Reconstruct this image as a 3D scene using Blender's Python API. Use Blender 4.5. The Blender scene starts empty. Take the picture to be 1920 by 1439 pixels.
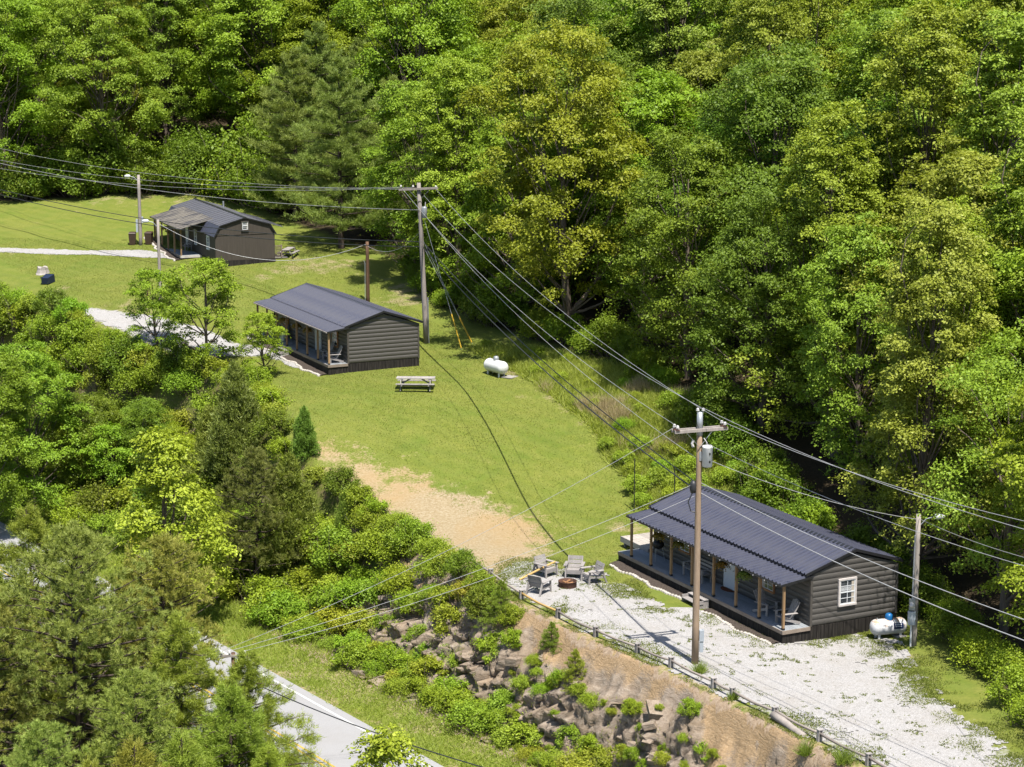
import bpy, math, random
import numpy as np
from mathutils import Vector, Matrix

# ------------------------------------------------------------------ camera, sky, sun, exposure
scene = bpy.context.scene
COL = scene.collection
CZ, PITCH, FPX = 28.9, 0.18776, 3821.0
cam_d = bpy.data.cameras.new('camera'); cam = bpy.data.objects.new('camera', cam_d); COL.objects.link(cam)
cam.location = (0, 0, CZ); cam.rotation_euler = (math.pi / 2 - PITCH, 0, 0)
cam_d.sensor_width = 36.0; cam_d.lens = 36.0 * FPX / 1920.0
cam_d.clip_start = 1.0; cam_d.clip_end = 6000.0
scene.camera = cam
SUN_EL = math.radians(67.0); SUN_AZ = math.atan2(0.367, -0.93)        # azimuth from +Y towards +X
world = bpy.data.worlds.new('World'); scene.world = world; world.use_nodes = True
wn = world.node_tree.nodes; wl = world.node_tree.links
sky = wn.new('ShaderNodeTexSky'); sky.sky_type = 'NISHITA'; sky.sun_disc = False
sky.sun_elevation = SUN_EL; sky.sun_rotation = SUN_AZ
wn['Background'].inputs['Strength'].default_value = 0.09
wl.new(sky.outputs['Color'], wn['Background'].inputs['Color'])
sun_d = bpy.data.lights.new('sun', 'SUN'); sun_d.energy = 5.0; sun_d.angle = math.radians(0.5)
sun_d.color = (1.0, 0.95, 0.87)
sun = bpy.data.objects.new('sun', sun_d); COL.objects.link(sun)
sdir = Vector((math.sin(SUN_AZ) * math.cos(SUN_EL), math.cos(SUN_AZ) * math.cos(SUN_EL), math.sin(SUN_EL)))
sun.rotation_euler = sdir.to_track_quat('Z', 'Y').to_euler()
scene.view_settings.view_transform = 'Standard'; scene.view_settings.look = 'None'
scene.view_settings.exposure = 1.15; scene.view_settings.gamma = 1.0
scene.view_settings.use_curve_mapping = False
scene.cycles.max_bounces = 4; scene.cycles.diffuse_bounces = 3; scene.cycles.glossy_bounces = 1
scene.cycles.transmission_bounces = 3; scene.cycles.transparent_max_bounces = 2
scene.cycles.use_adaptive_sampling = True; scene.cycles.adaptive_threshold = 0.02
scene.cycles.caustics_reflective = False; scene.cycles.caustics_refractive = False
random.seed(7); RNG = np.random.default_rng(11)

# ------------------------------------------------------------------ helpers
def tag(o, label=None, cat=None, group=None, kind=None):
    if label: o['label'] = label
    if cat: o['category'] = cat
    if group: o['group'] = group
    if kind: o['kind'] = kind
    return o
def empty(name, loc, rz=0.0, label=None, cat=None, group=None, scale=1.0):
    o = bpy.data.objects.new(name, None); COL.objects.link(o)
    o.location = loc; o.rotation_euler = (0, 0, rz); o.scale = (scale,) * 3 if not isinstance(scale, tuple) else scale
    o.empty_display_size = 0.2
    return tag(o, label, cat, group)
def link(name, me, parent=None):
    o = bpy.data.objects.new(name, me); COL.objects.link(o)
    if parent is not None: o.parent = parent
    return o
def np_mesh(name, verts, faces, mat=None, smooth=False, attrs=None):
    """verts (N,3); faces (M,k) array with k constant"""
    verts = np.ascontiguousarray(verts, dtype=np.float32); faces = np.ascontiguousarray(faces, dtype=np.int32)
    me = bpy.data.meshes.new(name)
    m, k = faces.shape
    me.vertices.add(len(verts)); me.vertices.foreach_set('co', verts.ravel())
    me.loops.add(m * k); me.loops.foreach_set('vertex_index', faces.ravel())
    me.polygons.add(m); me.polygons.foreach_set('loop_start', np.arange(0, m * k, k, dtype=np.int32))
    me.polygons.foreach_set('loop_total', np.full(m, k, dtype=np.int32))
    if smooth: me.polygons.foreach_set('use_smooth', np.ones(m, dtype=bool))
    me.update(calc_edges=True)
    for an, (typ, data) in (attrs or {}).items():
        a = me.attributes.new(an, typ, 'POINT')
        a.data.foreach_set('value' if typ == 'FLOAT' else 'color', np.ascontiguousarray(data, dtype=np.float32).ravel())
    if mat: me.materials.append(mat)
    return me
class MB:
    """collects boxes, bars and tubes into one mesh"""
    def __init__(s): s.v = []; s.f = []
    def add(s, vs, fs):
        b = len(s.v); s.v.extend([tuple(v) for v in vs]); s.f.extend([tuple(i + b for i in f) for f in fs]); return s
    def box(s, x0, x1, y0, y1, z0, z1):
        vs = [(x, y, z) for z in (z0, z1) for y in (y0, y1) for x in (x0, x1)]
        return s.add(vs, [(0, 2, 3, 1), (4, 5, 7, 6), (0, 1, 5, 4), (2, 6, 7, 3), (0, 4, 6, 2), (1, 3, 7, 5)])
    def bar(s, a, b, w, h, up=(0, 0, 1)):
        a, b = Vector(a), Vector(b); d = (b - a).normalized(); u = Vector(up)
        if abs(d.dot(u)) > 0.98: u = Vector((1, 0, 0))
        r = d.cross(u).normalized(); u = r.cross(d)
        vs = [p + r * (i * w / 2) + u * (j * h / 2) for p in (a, b) for i, j in ((-1, -1), (1, -1), (1, 1), (-1, 1))]
        return s.add(vs, [(3, 2, 1, 0), (4, 5, 6, 7), (0, 1, 5, 4), (1, 2, 6, 5), (2, 3, 7, 6), (3, 0, 4, 7)])
    def tube(s, pts, rad, n=8, cap=True):
        pts = [Vector(p) for p in pts]
        if not isinstance(rad, (list, tuple)): rad = [rad] * len(pts)
        b = len(s.v); ref = None
        for i, p in enumerate(pts):
            d = (pts[min(i + 1, len(pts) - 1)] - pts[max(i - 1, 0)]).normalized()
            if ref is None: ref = Vector((1, 0, 0)) if abs(d.x) < 0.8 else Vector((0, 1, 0))
            r = d.cross(ref).normalized(); u = r.cross(d).normalized(); ref = u.cross(d) * -1 if False else ref
            for k in range(n):
                a = 2 * math.pi * k / n
                s.v.append(tuple(p + (r * math.cos(a) + u * math.sin(a)) * rad[i]))
        for i in range(len(pts) - 1):
            for k in range(n):
                k2 = (k + 1) % n
                s.f.append((b + i * n + k, b + i * n + k2, b + (i + 1) * n + k2, b + (i + 1) * n + k))
        if cap:
            s.f.append(tuple(b + k for k in reversed(range(n)))); e = b + (len(pts) - 1) * n
            s.f.append(tuple(e + k for k in range(n)))
        return s
    def lathe(s, prof, n=16, c=(0, 0, 0), axis='z'):
        b = len(s.v)
        for r, z in prof:
            for k in range(n):
                a = 2 * math.pi * k / n; x, y = r * math.cos(a), r * math.sin(a)
                p = (x, y, z) if axis == 'z' else ((z, x, y) if axis == 'x' else (x, z, y))
                s.v.append((c[0] + p[0], c[1] + p[1], c[2] + p[2]))
        for i in range(len(prof) - 1):
            for k in range(n):
                k2 = (k + 1) % n
                s.f.append((b + i * n + k, b + i * n + k2, b + (i + 1) * n + k2, b + (i + 1) * n + k))
        return s
    def mesh(s, name, mat, smooth=False, bevel=0):
        me = bpy.data.meshes.new(name); me.from_pydata(s.v, [], s.f); me.update()
        if smooth:
            for p in me.polygons: p.use_smooth = True
        if mat: me.materials.append(mat)
        return me
    def build(s, name, mat, parent=None, smooth=False):
        return link(name, s.mesh(name, mat, smooth), parent)

def _hash(ix, iy, seed):
    h = np.sin(ix * 127.1 + iy * 311.7 + seed * 74.7) * 43758.5453
    return h - np.floor(h)
def vnoise(x, y, seed=0):
    ix, iy = np.floor(x), np.floor(y); fx, fy = x - ix, y - iy
    fx = fx * fx * (3 - 2 * fx); fy = fy * fy * (3 - 2 * fy)
    a, b = _hash(ix, iy, seed), _hash(ix + 1, iy, seed); c, d = _hash(ix, iy + 1, seed), _hash(ix + 1, iy + 1, seed)
    return (a * (1 - fx) + b * fx) * (1 - fy) + (c * (1 - fx) + d * fx) * fy
def fbm(x, y, seed=0, oct=4):
    s, a, t = 0, 1.0, 0
    for i in range(oct):
        s = s + a * vnoise(x * 2 ** i, y * 2 ** i, seed + i * 13); t += a; a *= 0.5
    return s / t
def sstep(a, b, x):
    t = np.clip((x - a) / (b - a), 0, 1); return t * t * (3 - 2 * t)

# picture <-> place: used to survey where things stand on the ground
SP, CP = math.sin(PITCH), math.cos(PITCH)
def ray(px, py):
    u, v = (px - 960) / FPX, (719.5 - py) / FPX
    return np.array([u, CP + v * SP, -SP + v * CP])
def at_y(px, py, Y):
    r = ray(px, py); t = Y / r[1]; return np.array([r[0] * t, Y, CZ + r[2] * t])
def at_z(px, py, z):
    r = ray(px, py); t = (z - CZ) / r[2]; return np.array([r[0] * t, r[1] * t, z])

# ------------------------------------------------------------------ terrain heights
ctrl = [(13.85, 73.7, 0), (17, 78, .1), (10.5, 80, 0), (8, 86, 0), (4.5, 92, 0), (.5, 99, 0), (-2.6, 103, .1), (3, 103, .1), (8, 98, .05),
        (12.3, 88.5, 0), (14, 86, -.05), (17.8, 91.3, -.2), (20, 84, .1), (26, 78, .5), (22, 72, .2), (25, 90, 1.2), (30, 84, 1.6), (11.7, 104.2, .45), (15, 98, .2), (9, 96, .05), (17, 66, 0), (25, 60, .2),
        (30, 100, 4), (35, 92, 3.5), (40, 120, 9), (22, 105, 3.0), (17, 108, 2.2), (21, 118, 5.2), (30, 130, 10), (45, 150, 16), (15, 135, 7.5),
        (-45, 190, 10.5), (-20, 190, 10.5), (0, 165, 8.5), (10, 150, 8), (0, 190, 12.5), (25, 180, 15), (50, 180, 20), (-60, 220, 15), (0, 230, 19),
        (40, 230, 25), (80, 230, 31), (-40, 280, 26), (0, 300, 33), (60, 300, 40), (-100, 300, 28), (120, 300, 46), (-90, 200, 13), (90, 160, 22), (70, 110, 12), (60, 80, 7), (-75, 170, 8)]
for a in [(850, 985, .3), (960, 1000, .3), (1080, 1010, .2), (700, 930, .9), (620, 880, 1.9), (850, 900, 1.6), (760, 860, 2.3), (950, 880, 2.0), (1080, 880, 1.8),
          (1150, 900, 1.5), (900, 800, 3.4), (760, 780, 3.8), (620, 790, 3.6), (560, 760, 4.0), (1050, 800, 3.3), (780, 735, 4.5), (616, 700, 4.7), (930, 708, 4.6), (1000, 740, 4.3),
          (1090, 760, 4.1), (1150, 780, 4.1), (1280, 830, 3.1), (1300, 790, 4.4), (1250, 900, 1.7), (800, 645, 5.1), (880, 650, 5.2), (700, 590, 6.2), (560, 560, 6.5), (478, 632, 4.95),
          (400, 570, 6.5), (300, 568, 6.5), (405, 503, 7.8), (513, 500, 7.85), (540, 485, 8.2), (264, 460, 8.3), (100, 450, 8.5), (0, 440, 8.6), (100, 520, 7.0), (0, 500, 7.3), (200, 590, 6.0),
          (300, 610, 5.75), (170, 585, 6.1), (0, 530, 6.7), (600, 440, 9.0), (700, 480, 8.0)]:
    ctrl.append(tuple(at_z(*a)))
ctrl = np.array(ctrl)
def _tps_fit(P, lam=0.02):
    X = P[:, :2] / 50.0; n = len(X)
    r2 = ((X[:, None] - X[None]) ** 2).sum(-1); K = np.where(r2 > 0, r2 * np.log(r2 + 1e-12), 0)
    A = np.zeros((n + 3, n + 3)); A[:n, :n] = K + lam * np.eye(n); A[:n, n] = 1; A[:n, n + 1:] = X; A[n, :n] = 1; A[n + 1:, :n] = X.T
    return X, np.linalg.solve(A, np.r_[P[:, 2], 0, 0, 0])
_TX, _TW = _tps_fit(ctrl)
def upper(x, y):
    sh = np.shape(x); q = np.stack([np.ravel(x), np.ravel(y)], -1) / 50.0
    out = np.empty(len(q)); n = len(_TX)
    for i in range(0, len(q), 20000):
        p = q[i:i + 20000]; r2 = ((p[:, None] - _TX[None]) ** 2).sum(-1)
        out[i:i + 20000] = (r2 * np.log(r2 + 1e-12)) @ _TW[:n] + _TW[n] + p @ _TW[n + 1:]
    return out.reshape(sh)
FENCE = [(865, 1048), (920, 1083), (978, 1122), (1046, 1156), (1117, 1192), (1195, 1224), (1258, 1250), (1338, 1290), (1374, 1308), (1453, 1346), (1536, 1388), (1628, 1434), (1720, 1480)]
FENCE_W = [at_z(px, py, 0.03) for px, py in FENCE]
EDGE = [(26, 50), (20, 62)] + [tuple(p[:2] + np.array([-.55, -.35])) for p in reversed(FENCE_W)] + \
       [tuple(at_z(*a)[:2]) for a in [(800, 1012, .25), (730, 965, .6), (668, 928, 1.0), (590, 872, 2.0), (530, 800, 3.4), (500, 725, 4.4), (440, 692, 4.7), (330, 655, 5.2), (220, 622, 5.7), (120, 592, 6.0), (0, 557, 6.4)]] + [(-62, 165), (-100, 185)]
EDGE = np.array(EDGE)
def edge_dist(x, y):
    """signed distance to the top of the bank, positive on the bank side (downhill, left)"""
    best = np.full(np.shape(x), 1e9); sg = np.zeros(np.shape(x))
    for (ax, ay), (bx, by) in zip(EDGE[:-1], EDGE[1:]):
        dx, dy = bx - ax, by - ay; L2 = dx * dx + dy * dy
        t = np.clip(((x - ax) * dx + (y - ay) * dy) / L2, 0, 1)
        d = np.hypot(x - ax - t * dx, y - ay - t * dy); c = dx * (y - ay) - dy * (x - ax)
        m = d < best; best = np.where(m, d, best); sg = np.where(m, np.where(c > 0, 1.0, -1.0), sg)
    return best * sg
RD = np.array([-.576, .817]); RN = np.array([.817, .576]); RP = np.array([-3.8, 86.5])     # road edge line: direction, uphill normal, a point
def road_s(x, y): return (x - RP[0]) * RN[0] + (y - RP[1]) * RN[1]
def H(x, y, detail=True):
    x = np.asarray(x, float); y = np.asarray(y, float)
    U = np.clip(upper(x, y), -3, 75); U = np.where((y < 60), np.minimum(U, 3), U)
    s = road_s(x, y); d = edge_dist(x, y)
    low = np.where(s < -8.2, -5.0 - 0.22 * np.clip(-8.2 - s, 0, 22), -5.0 + 0.02 * np.clip(s, 0, 3.5))
    low = np.where(s > .6, low - .12 * sstep(.6, 1.8, s) + .3 * sstep(2.0, 3.4, s), low)
    sb = np.clip(s - 3.2, 0, None); dd = np.clip(d, 0, None)
    t = np.where(dd > 0, dd / (dd + sb + 1e-6), 0.0)
    w = t ** 1.25 * (3 - 2 * t ** 1.1) / 1.0; w = np.clip(w, 0, 1)
    z = U * (1 - w) + low * w
    z = np.where((s <= 3.2) & (d > 0), low, z)
    if detail:
        bankm = np.clip(4 * w * (1 - w), 0, 1) * (s > 3.2)
        z = z + bankm * (fbm(x * .9, y * .9, 5, 4) - .5) * 1.1
        forest = sstep(6, 14, U) * sstep(140, 190, y)
        z = z + forest * (fbm(x * .15, y * .15, 9, 3) - .5) * 1.5 + (fbm(x * .25, y * .25, 3, 3) - .5) * .12 * (s > 3.4)
    return z
_GX, _GY = np.arange(-75, 75.1, .4), np.arange(50, 325, .4); _GH = H(*np.meshgrid(_GX, _GY))
def gz(x, y):
    if not (_GX[0] < x < _GX[-1] and _GY[0] < y < _GY[-1]): return float(H(np.array([x]), np.array([y]))[0])
    i, j = int((x - _GX[0]) / .4), int((y - _GY[0]) / .4); i, j = min(i, len(_GX) - 2), min(j, len(_GY) - 2); fx, fy = (x - _GX[i]) / .4, (y - _GY[j]) / .4
    return float((_GH[j, i] * (1 - fx) + _GH[j, i + 1] * fx) * (1 - fy) + (_GH[j + 1, i] * (1 - fx) + _GH[j + 1, i + 1] * fx) * fy)
def ground(px, py):
    """where the line of sight through a picture point meets the ground"""
    r = ray(px, py); t = np.linspace(55, 320, 1400) / r[1]
    h = H(r[0] * t, r[1] * t); dz = CZ + r[2] * t - h
    i = int(np.argmax(dz < 0)) if (dz < 0).any() else len(t) - 1
    a, b = dz[max(i - 1, 0)], dz[i]; k = a / (a - b + 1e-9); tt = t[max(i - 1, 0)] * (1 - k) + t[i] * k
    return np.array([r[0] * tt, r[1] * tt, CZ + r[2] * tt])

# ------------------------------------------------------------------ materials
class NT:
    def __init__(s, name):
        s.m = bpy.data.materials.new(name); s.m.use_nodes = True; s.t = s.m.node_tree; s.n = s.t.nodes; s.l = s.t.links
        s.p = s.n['Principled BSDF']; s.out = s.n['Material Output']
    def node(s, typ, **kw):
        n = s.n.new(typ)
        for k, v in kw.items():
            if k.startswith('i_'):
                key = k[2:]; n.inputs[int(key) if key.isdigit() else key].default_value = v
            else: setattr(n, k, v)
        return n
    def L(s, a, b): s.l.new(a, b)
    def coords(s, kind='Object', scale=(1, 1, 1)):
        tc = s.node('ShaderNodeTexCoord'); mp = s.node('ShaderNodeMapping'); mp.inputs['Scale'].default_value = scale
        s.L(tc.outputs[kind], mp.inputs[0]); return mp.outputs[0]
    def noise(s, vec, scale, detail=4, rough=.55, dist=0.0):
        n = s.node('ShaderNodeTexNoise'); n.inputs['Scale'].default_value = scale; n.inputs['Detail'].default_value = detail
        n.inputs['Roughness'].default_value = rough; n.inputs['Distortion'].default_value = dist; s.L(vec, n.inputs['Vector']); return n.outputs[0]
    def ramp(s, fac, stops):
        r = s.node('ShaderNodeValToRGB'); e = r.color_ramp.elements
        while len(e) < len(stops): e.new(.5)
        for el, (p, c) in zip(e, stops):
            el.position = p; el.color = (c, c, c, 1) if not isinstance(c, tuple) else (*c, 1)
        s.L(fac, r.inputs[0]); return r.outputs[0]
    def mix(s, fac, a, b, blend='MIX'):
        m = s.node('ShaderNodeMix', data_type='RGBA', blend_type=blend)
        for k, v in ((0, fac), (6, a), (7, b)):
            if isinstance(v, (int, float)): m.inputs[k].default_value = v
            elif isinstance(v, tuple): m.inputs[k].default_value = (*v, 1)
            else: s.L(v, m.inputs[k])
        return m.outputs[2]
    def math(s, op, a, b=0.0, clamp=False):
        m = s.node('ShaderNodeMath', operation=op, use_clamp=clamp)
        for k, v in ((0, a), (1, b)):
            if isinstance(v, (int, float)): m.inputs[k].default_value = v
            else: s.L(v, m.inputs[k])
        return m.outputs[0]
    def bump(s, h, strength=.3, dist=.05):
        b = s.node('ShaderNodeBump'); b.inputs['Strength'].default_value = strength; b.inputs['Distance'].default_value = dist
        s.L(h, b.inputs['Height']); s.L(b.outputs[0], s.p.inputs['Normal'])
    def done(s, col=None, rough=.8, spec=.3, metal=0.0):
        if col is not None:
            if isinstance(col, tuple): s.p.inputs['Base Color'].default_value = (*col, 1)
            else: s.L(col, s.p.inputs['Base Color'])
        s.p.inputs['Roughness'].default_value = rough; s.p.inputs['Specular IOR Level'].default_value = spec
        s.p.inputs['Metallic'].default_value = metal; return s.m
def plain(name, c, rough=.7, spec=.3, var=.25, scale=6.0, stretch=(1, 1, 1), bump=0.0, metal=0.0, dirt=None):
    c = tuple(x * .68 for x in c); t = NT(name); v = t.coords('Object', stretch); n = t.noise(v, scale, 5, .6)
    lo, hi = tuple(x * (1 - var) for x in c), tuple(min(1, x * (1 + var)) for x in c)
    col = t.ramp(n, [(.3, lo), (.7, hi)])
    if dirt:
        n2 = t.noise(t.coords('Object', stretch), scale * .35, 4, .6)
        col = t.mix(t.ramp(n2, [(.5, 0.0), (.72, .8)]), col, dirt)
    if bump: t.bump(n, bump, .02)
    return t.done(col, rough, spec, metal)
def wood(name, c, var=.3, scale=3.0, axis='y', bump=.25, rough=.8, dark=None):
    st = {'x': (.12, 1, 1), 'y': (1, .12, 1), 'z': (1, 1, .12)}[axis]
    c = tuple(x * .70 for x in c); t = NT(name); v = t.coords('Object', st); n = t.noise(v, scale * 6, 5, .65, .4); n2 = t.noise(v, scale * .8, 3)
    oi = t.node('ShaderNodeObjectInfo')
    col = t.ramp(n, [(.25, tuple(x * (1 - var) for x in c)), (.75, tuple(x * (1 + var) for x in c))])
    col = t.mix(t.ramp(n2, [(.4, 0.0), (.75, .55)]), col, dark or tuple(x * .55 for x in c))
    br = t.math('ADD', t.math('MULTIPLY', oi.outputs['Random'], .3), .85)
    col = t.mix(1.0, col, br, 'MULTIPLY')
    t.bump(n, bump, .01)
    return t.done(col, rough, .2)

M = {}
M['weathered'] = wood('weathered_wood', (.34, .315, .30), .25)
M['deck_grey'] = wood('grey_deck_boards', (.27, .29, .31), .22, axis='y')
M['deck_edge'] = wood('deck_edge_board', (.28, .225, .18), .25)
M['pale_deck'] = wood('pale_new_deck', (.42, .38, .34), .22, axis='x')
M['post'] = wood('cedar_post', (.36, .23, .12), .28, axis='z')
M['pole'] = wood('pole_wood', (.30, .22, .155), .25, axis='z', dark=(.22, .15, .09))
M['pole_grey'] = wood('grey_pole_wood', (.34, .30, .27), .22, axis='z')
M['pole_low'] = wood('brown_post_wood', (.13, .075, .045), .3, axis='z')
M['trim'] = wood('bare_wood_trim', (.60, .55, .52), .15)
M['orange_trim'] = wood('orange_wood_trim', (.40, .2, .09), .2)
M['rail'] = wood('fence_rail', (.29, .25, .22), .25, axis='x')
M['rail_new'] = wood('peeled_rail', (.55, .36, .13), .2, axis='x')
M['siding'] = plain('taupe_log_siding', (.094, .087, .079), .5, .35, .12, 3.0, (1, 1, 6), .05)
M['siding3'] = plain('brown_panel_siding', (.074, .062, .051), .7, .25, .15, 2.0, (4, 4, .3), .05)
M['skirt'] = plain('dark_skirting', (.022, .019, .017), .75, .2, .35, 4.0, (6, 6, .4), .1, dirt=(.05, .043, .036))
M['dark_trim'] = plain('dark_metal_trim', (.02, .02, .022), .4, .5, .2)
M['corner'] = plain('taupe_corner_trim', (.085, .076, .067), .5, .35, .1)
M['white'] = plain('white_paint', (.72, .74, .76), .45, .4, .06, dirt=(.5, .5, .5))
M['door'] = plain('white_door', (.68, .71, .75), .4, .45, .04)
M['white_metal'] = plain('white_tank_paint', (.74, .74, .73), .32, .5, .04, 2.0)
M['galv'] = plain('galvanised_metal', (.42, .44, .46), .45, .5, .15, metal=.5)
M['box_grey'] = plain('grey_enamel', (.42, .46, .5), .5, .4, .06)
M['black'] = plain('black_iron', (.015, .015, .016), .55, .4, .3)
M['rust'] = plain('rusty_steel', (.10, .05, .035), .8, .2, .4, 12)
M['wire'] = plain('aluminium_wire', (.50, .50, .50), .45, .5, .1, metal=.3)
M['cable'] = plain('black_cable', (.03, .031, .035), .5, .4, .1)
M['yellow'] = plain('yellow_guard', (.62, .40, .03), .5, .4, .15)
M['concrete'] = plain('concrete', (.33, .31, .29), .9, .2, .2, 8, bump=.2)
M['mulch'] = plain('dark_mulch', (.075, .06, .05), .95, .1, .6, 18, bump=.9)
M['stone_edge'] = plain('pale_edging_stone', (.5, .46, .41), .9, .2, .25, 9, bump=.4)
M['bin_blue'] = plain('navy_bin', (.012, .022, .06), .45, .4, .15)
M['bin_brown'] = plain('brown_bin', (.06, .035, .022), .5, .4, .15)
M['mat'] = plain('coir_mat', (.16, .06, .03), .95, .1, .4, 30, bump=.6)
M['stump'] = wood('stump_wood', (.40, .36, .33), .25, axis='z')
M['bark'] = wood('bark', (.17, .135, .105), .4, axis='z', bump=.8)
M['bark_dark'] = wood('dark_bark', (.10, .075, .06), .4, axis='z', bump=.8)
M['porcelain'] = plain('porcelain', (.62, .60, .58), .25, .6, .05)
M['brown_ins'] = plain('brown_insulator', (.10, .045, .03), .3, .6, .15)
M['charcoal'] = plain('charred_wood', (.30, .16, .08), .9, .1, .6, 10)
M['cushion'] = plain('grey_fabric', (.12, .13, .14), .9, .1, .2, 20)
M['blue_dome'] = plain('blue_plastic', (.008, .12, .33), .35, .5, .08)
M['label_blue'] = plain('navy_label', (.008, .018, .07), .4, .4, .1)
M['pink'] = plain('pink_fabric', (.62, .34, .36), .8, .2, .1)
M['pot'] = plain('dark_pot', (.05, .045, .04), .7, .3, .2)
def glass_mat():
    t = NT('window_glass'); v = t.coords('Object'); n = t.noise(v, 3.0, 3)
    return t.done(t.ramp(n, [(.35, (.02, .024, .028)), (.7, (.06, .065, .07))]), .08, .6)
M['glass'] = glass_mat()
M['blind'] = plain('window_blind', (.50, .44, .36), .7, .2, .1)
def roof_mat(name, c, dirt, amount=.35, rough=.42):
    t = NT(name); v = t.coords('Object'); n = t.noise(v, 1.3, 5, .65); n2 = t.noise(v, 22.0, 3, .6)
    col = t.mix(t.ramp(n, [(.42, 0.0), (.75, amount)]), c, dirt)
    col = t.mix(t.ramp(n2, [(.60, 0.0), (.72, .5)]), col, tuple(x * 1.9 for x in c))
    t.L(t.ramp(n, [(.3, rough - .1), (.7, rough + .18)]), t.p.inputs['Roughness'])
    m = t.done(col, rough, .5); t.L(t.ramp(n, [(.3, rough - .08), (.7, rough + .18)]), t.p.inputs['Roughness']); return m
M['roof'] = roof_mat('dark_blue_metal_roof', (.039, .042, .066), (.066, .066, .074))
M['roof2'] = roof_mat('mottled_metal_roof', (.044, .047, .072), (.07, .07, .082), .6)
M['roof3'] = roof_mat('slate_grey_roof', (.062, .063, .075), (.075, .072, .076), .5, .55)
def roof3p():
    t = NT('streaked_porch_roof'); v = t.coords('Object', (.25, 1.1, 1)); n = t.noise(v, 1.4, 3, .5, .3); f = t.noise(t.coords('Object'), 5, 4)
    col = t.ramp(n, [(.40, (.055, .052, .055)), (.48, (.125, .112, .098)), (.56, (.15, .135, .112)), (.63, (.062, .058, .058))])
    return t.done(t.mix(t.ramp(f, [(.4, 0.0), (.8, .4)]), col, (.07, .068, .068)), .6, .35)
M['roof3p'] = roof3p()
def tank_rusty():
    t = NT('weathered_tank'); v = t.coords('Object', (1, 1, 1)); n = t.noise(v, 2.6, 5, .65, .3); tc = t.node('ShaderNodeTexCoord'); sp = t.node('ShaderNodeSeparateXYZ')
    t.L(tc.outputs['Object'], sp.inputs[0]);
    f = t.math('ADD', n, t.math('MULTIPLY', t.math('SUBTRACT', sp.outputs[2], .8), .35))
    col = t.mix(t.ramp(f, [(.53, 0.0), (.64, .85)]), (.44, .44, .45), (.30, .17, .07))
    return t.done(col, .45, .4)
M['tank_rusty'] = tank_rusty()

def leaf_mat(name, c1, c2, trans=.32, spec=.18, rough=.5):
    """per-leaf variation from the mesh, per-tree tint from the object colour"""
    t = NT(name); a = t.node('ShaderNodeAttribute', attribute_name='v'); oi = t.node('ShaderNodeObjectInfo')
    col = t.ramp(a.outputs['Fac'], [(0.0, c1), (1.0, c2)])
    col = t.mix(1.0, col, oi.outputs['Color'], 'MULTIPLY')
    t.done(col, rough, spec)
    tr = t.node('ShaderNodeBsdfTranslucent'); t.L(t.mix(1.0, col, (1.2, 1.25, .5), 'MULTIPLY'), tr.inputs['Color'])
    mx = t.node('ShaderNodeMixShader'); mx.inputs[0].default_value = trans
    t.L(t.p.outputs[0], mx.inputs[1]); t.L(tr.outputs[0], mx.inputs[2]); t.L(mx.outputs[0], t.out.inputs['Surface'])
    return t.m
M['leaf'] = leaf_mat('broad_leaf', (.128, .183, .011), (.285, .366, .036))
M['leaf_yellow'] = leaf_mat('yellow_green_leaf', (.160, .205, .015), (.330, .392, .054))
M['leaf_dark'] = leaf_mat('deep_green_leaf', (.082, .126, .011), (.190, .258, .030))
M['needle'] = leaf_mat('pine_needle', (.125, .170, .034), (.35, .405, .11), .32, .2)
M['needle_olive'] = leaf_mat('olive_needle', (.135, .168, .020), (.32, .36, .066), .32, .2)
M['weed'] = leaf_mat('weed_blade', (.19, .235, .030), (.36, .39, .09), .45, .2)
M['dry'] = leaf_mat('dry_stalk', (.28, .225, .12), (.44, .36, .22), .3, .2)
M['lawn'] = leaf_mat('lawn_blade', (.125, .155, .028), (.24, .245, .07), .4, .15)
M['fern'] = leaf_mat('hanging_fern', (.10, .12, .03), (.28, .24, .06), .25, .2)

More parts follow.
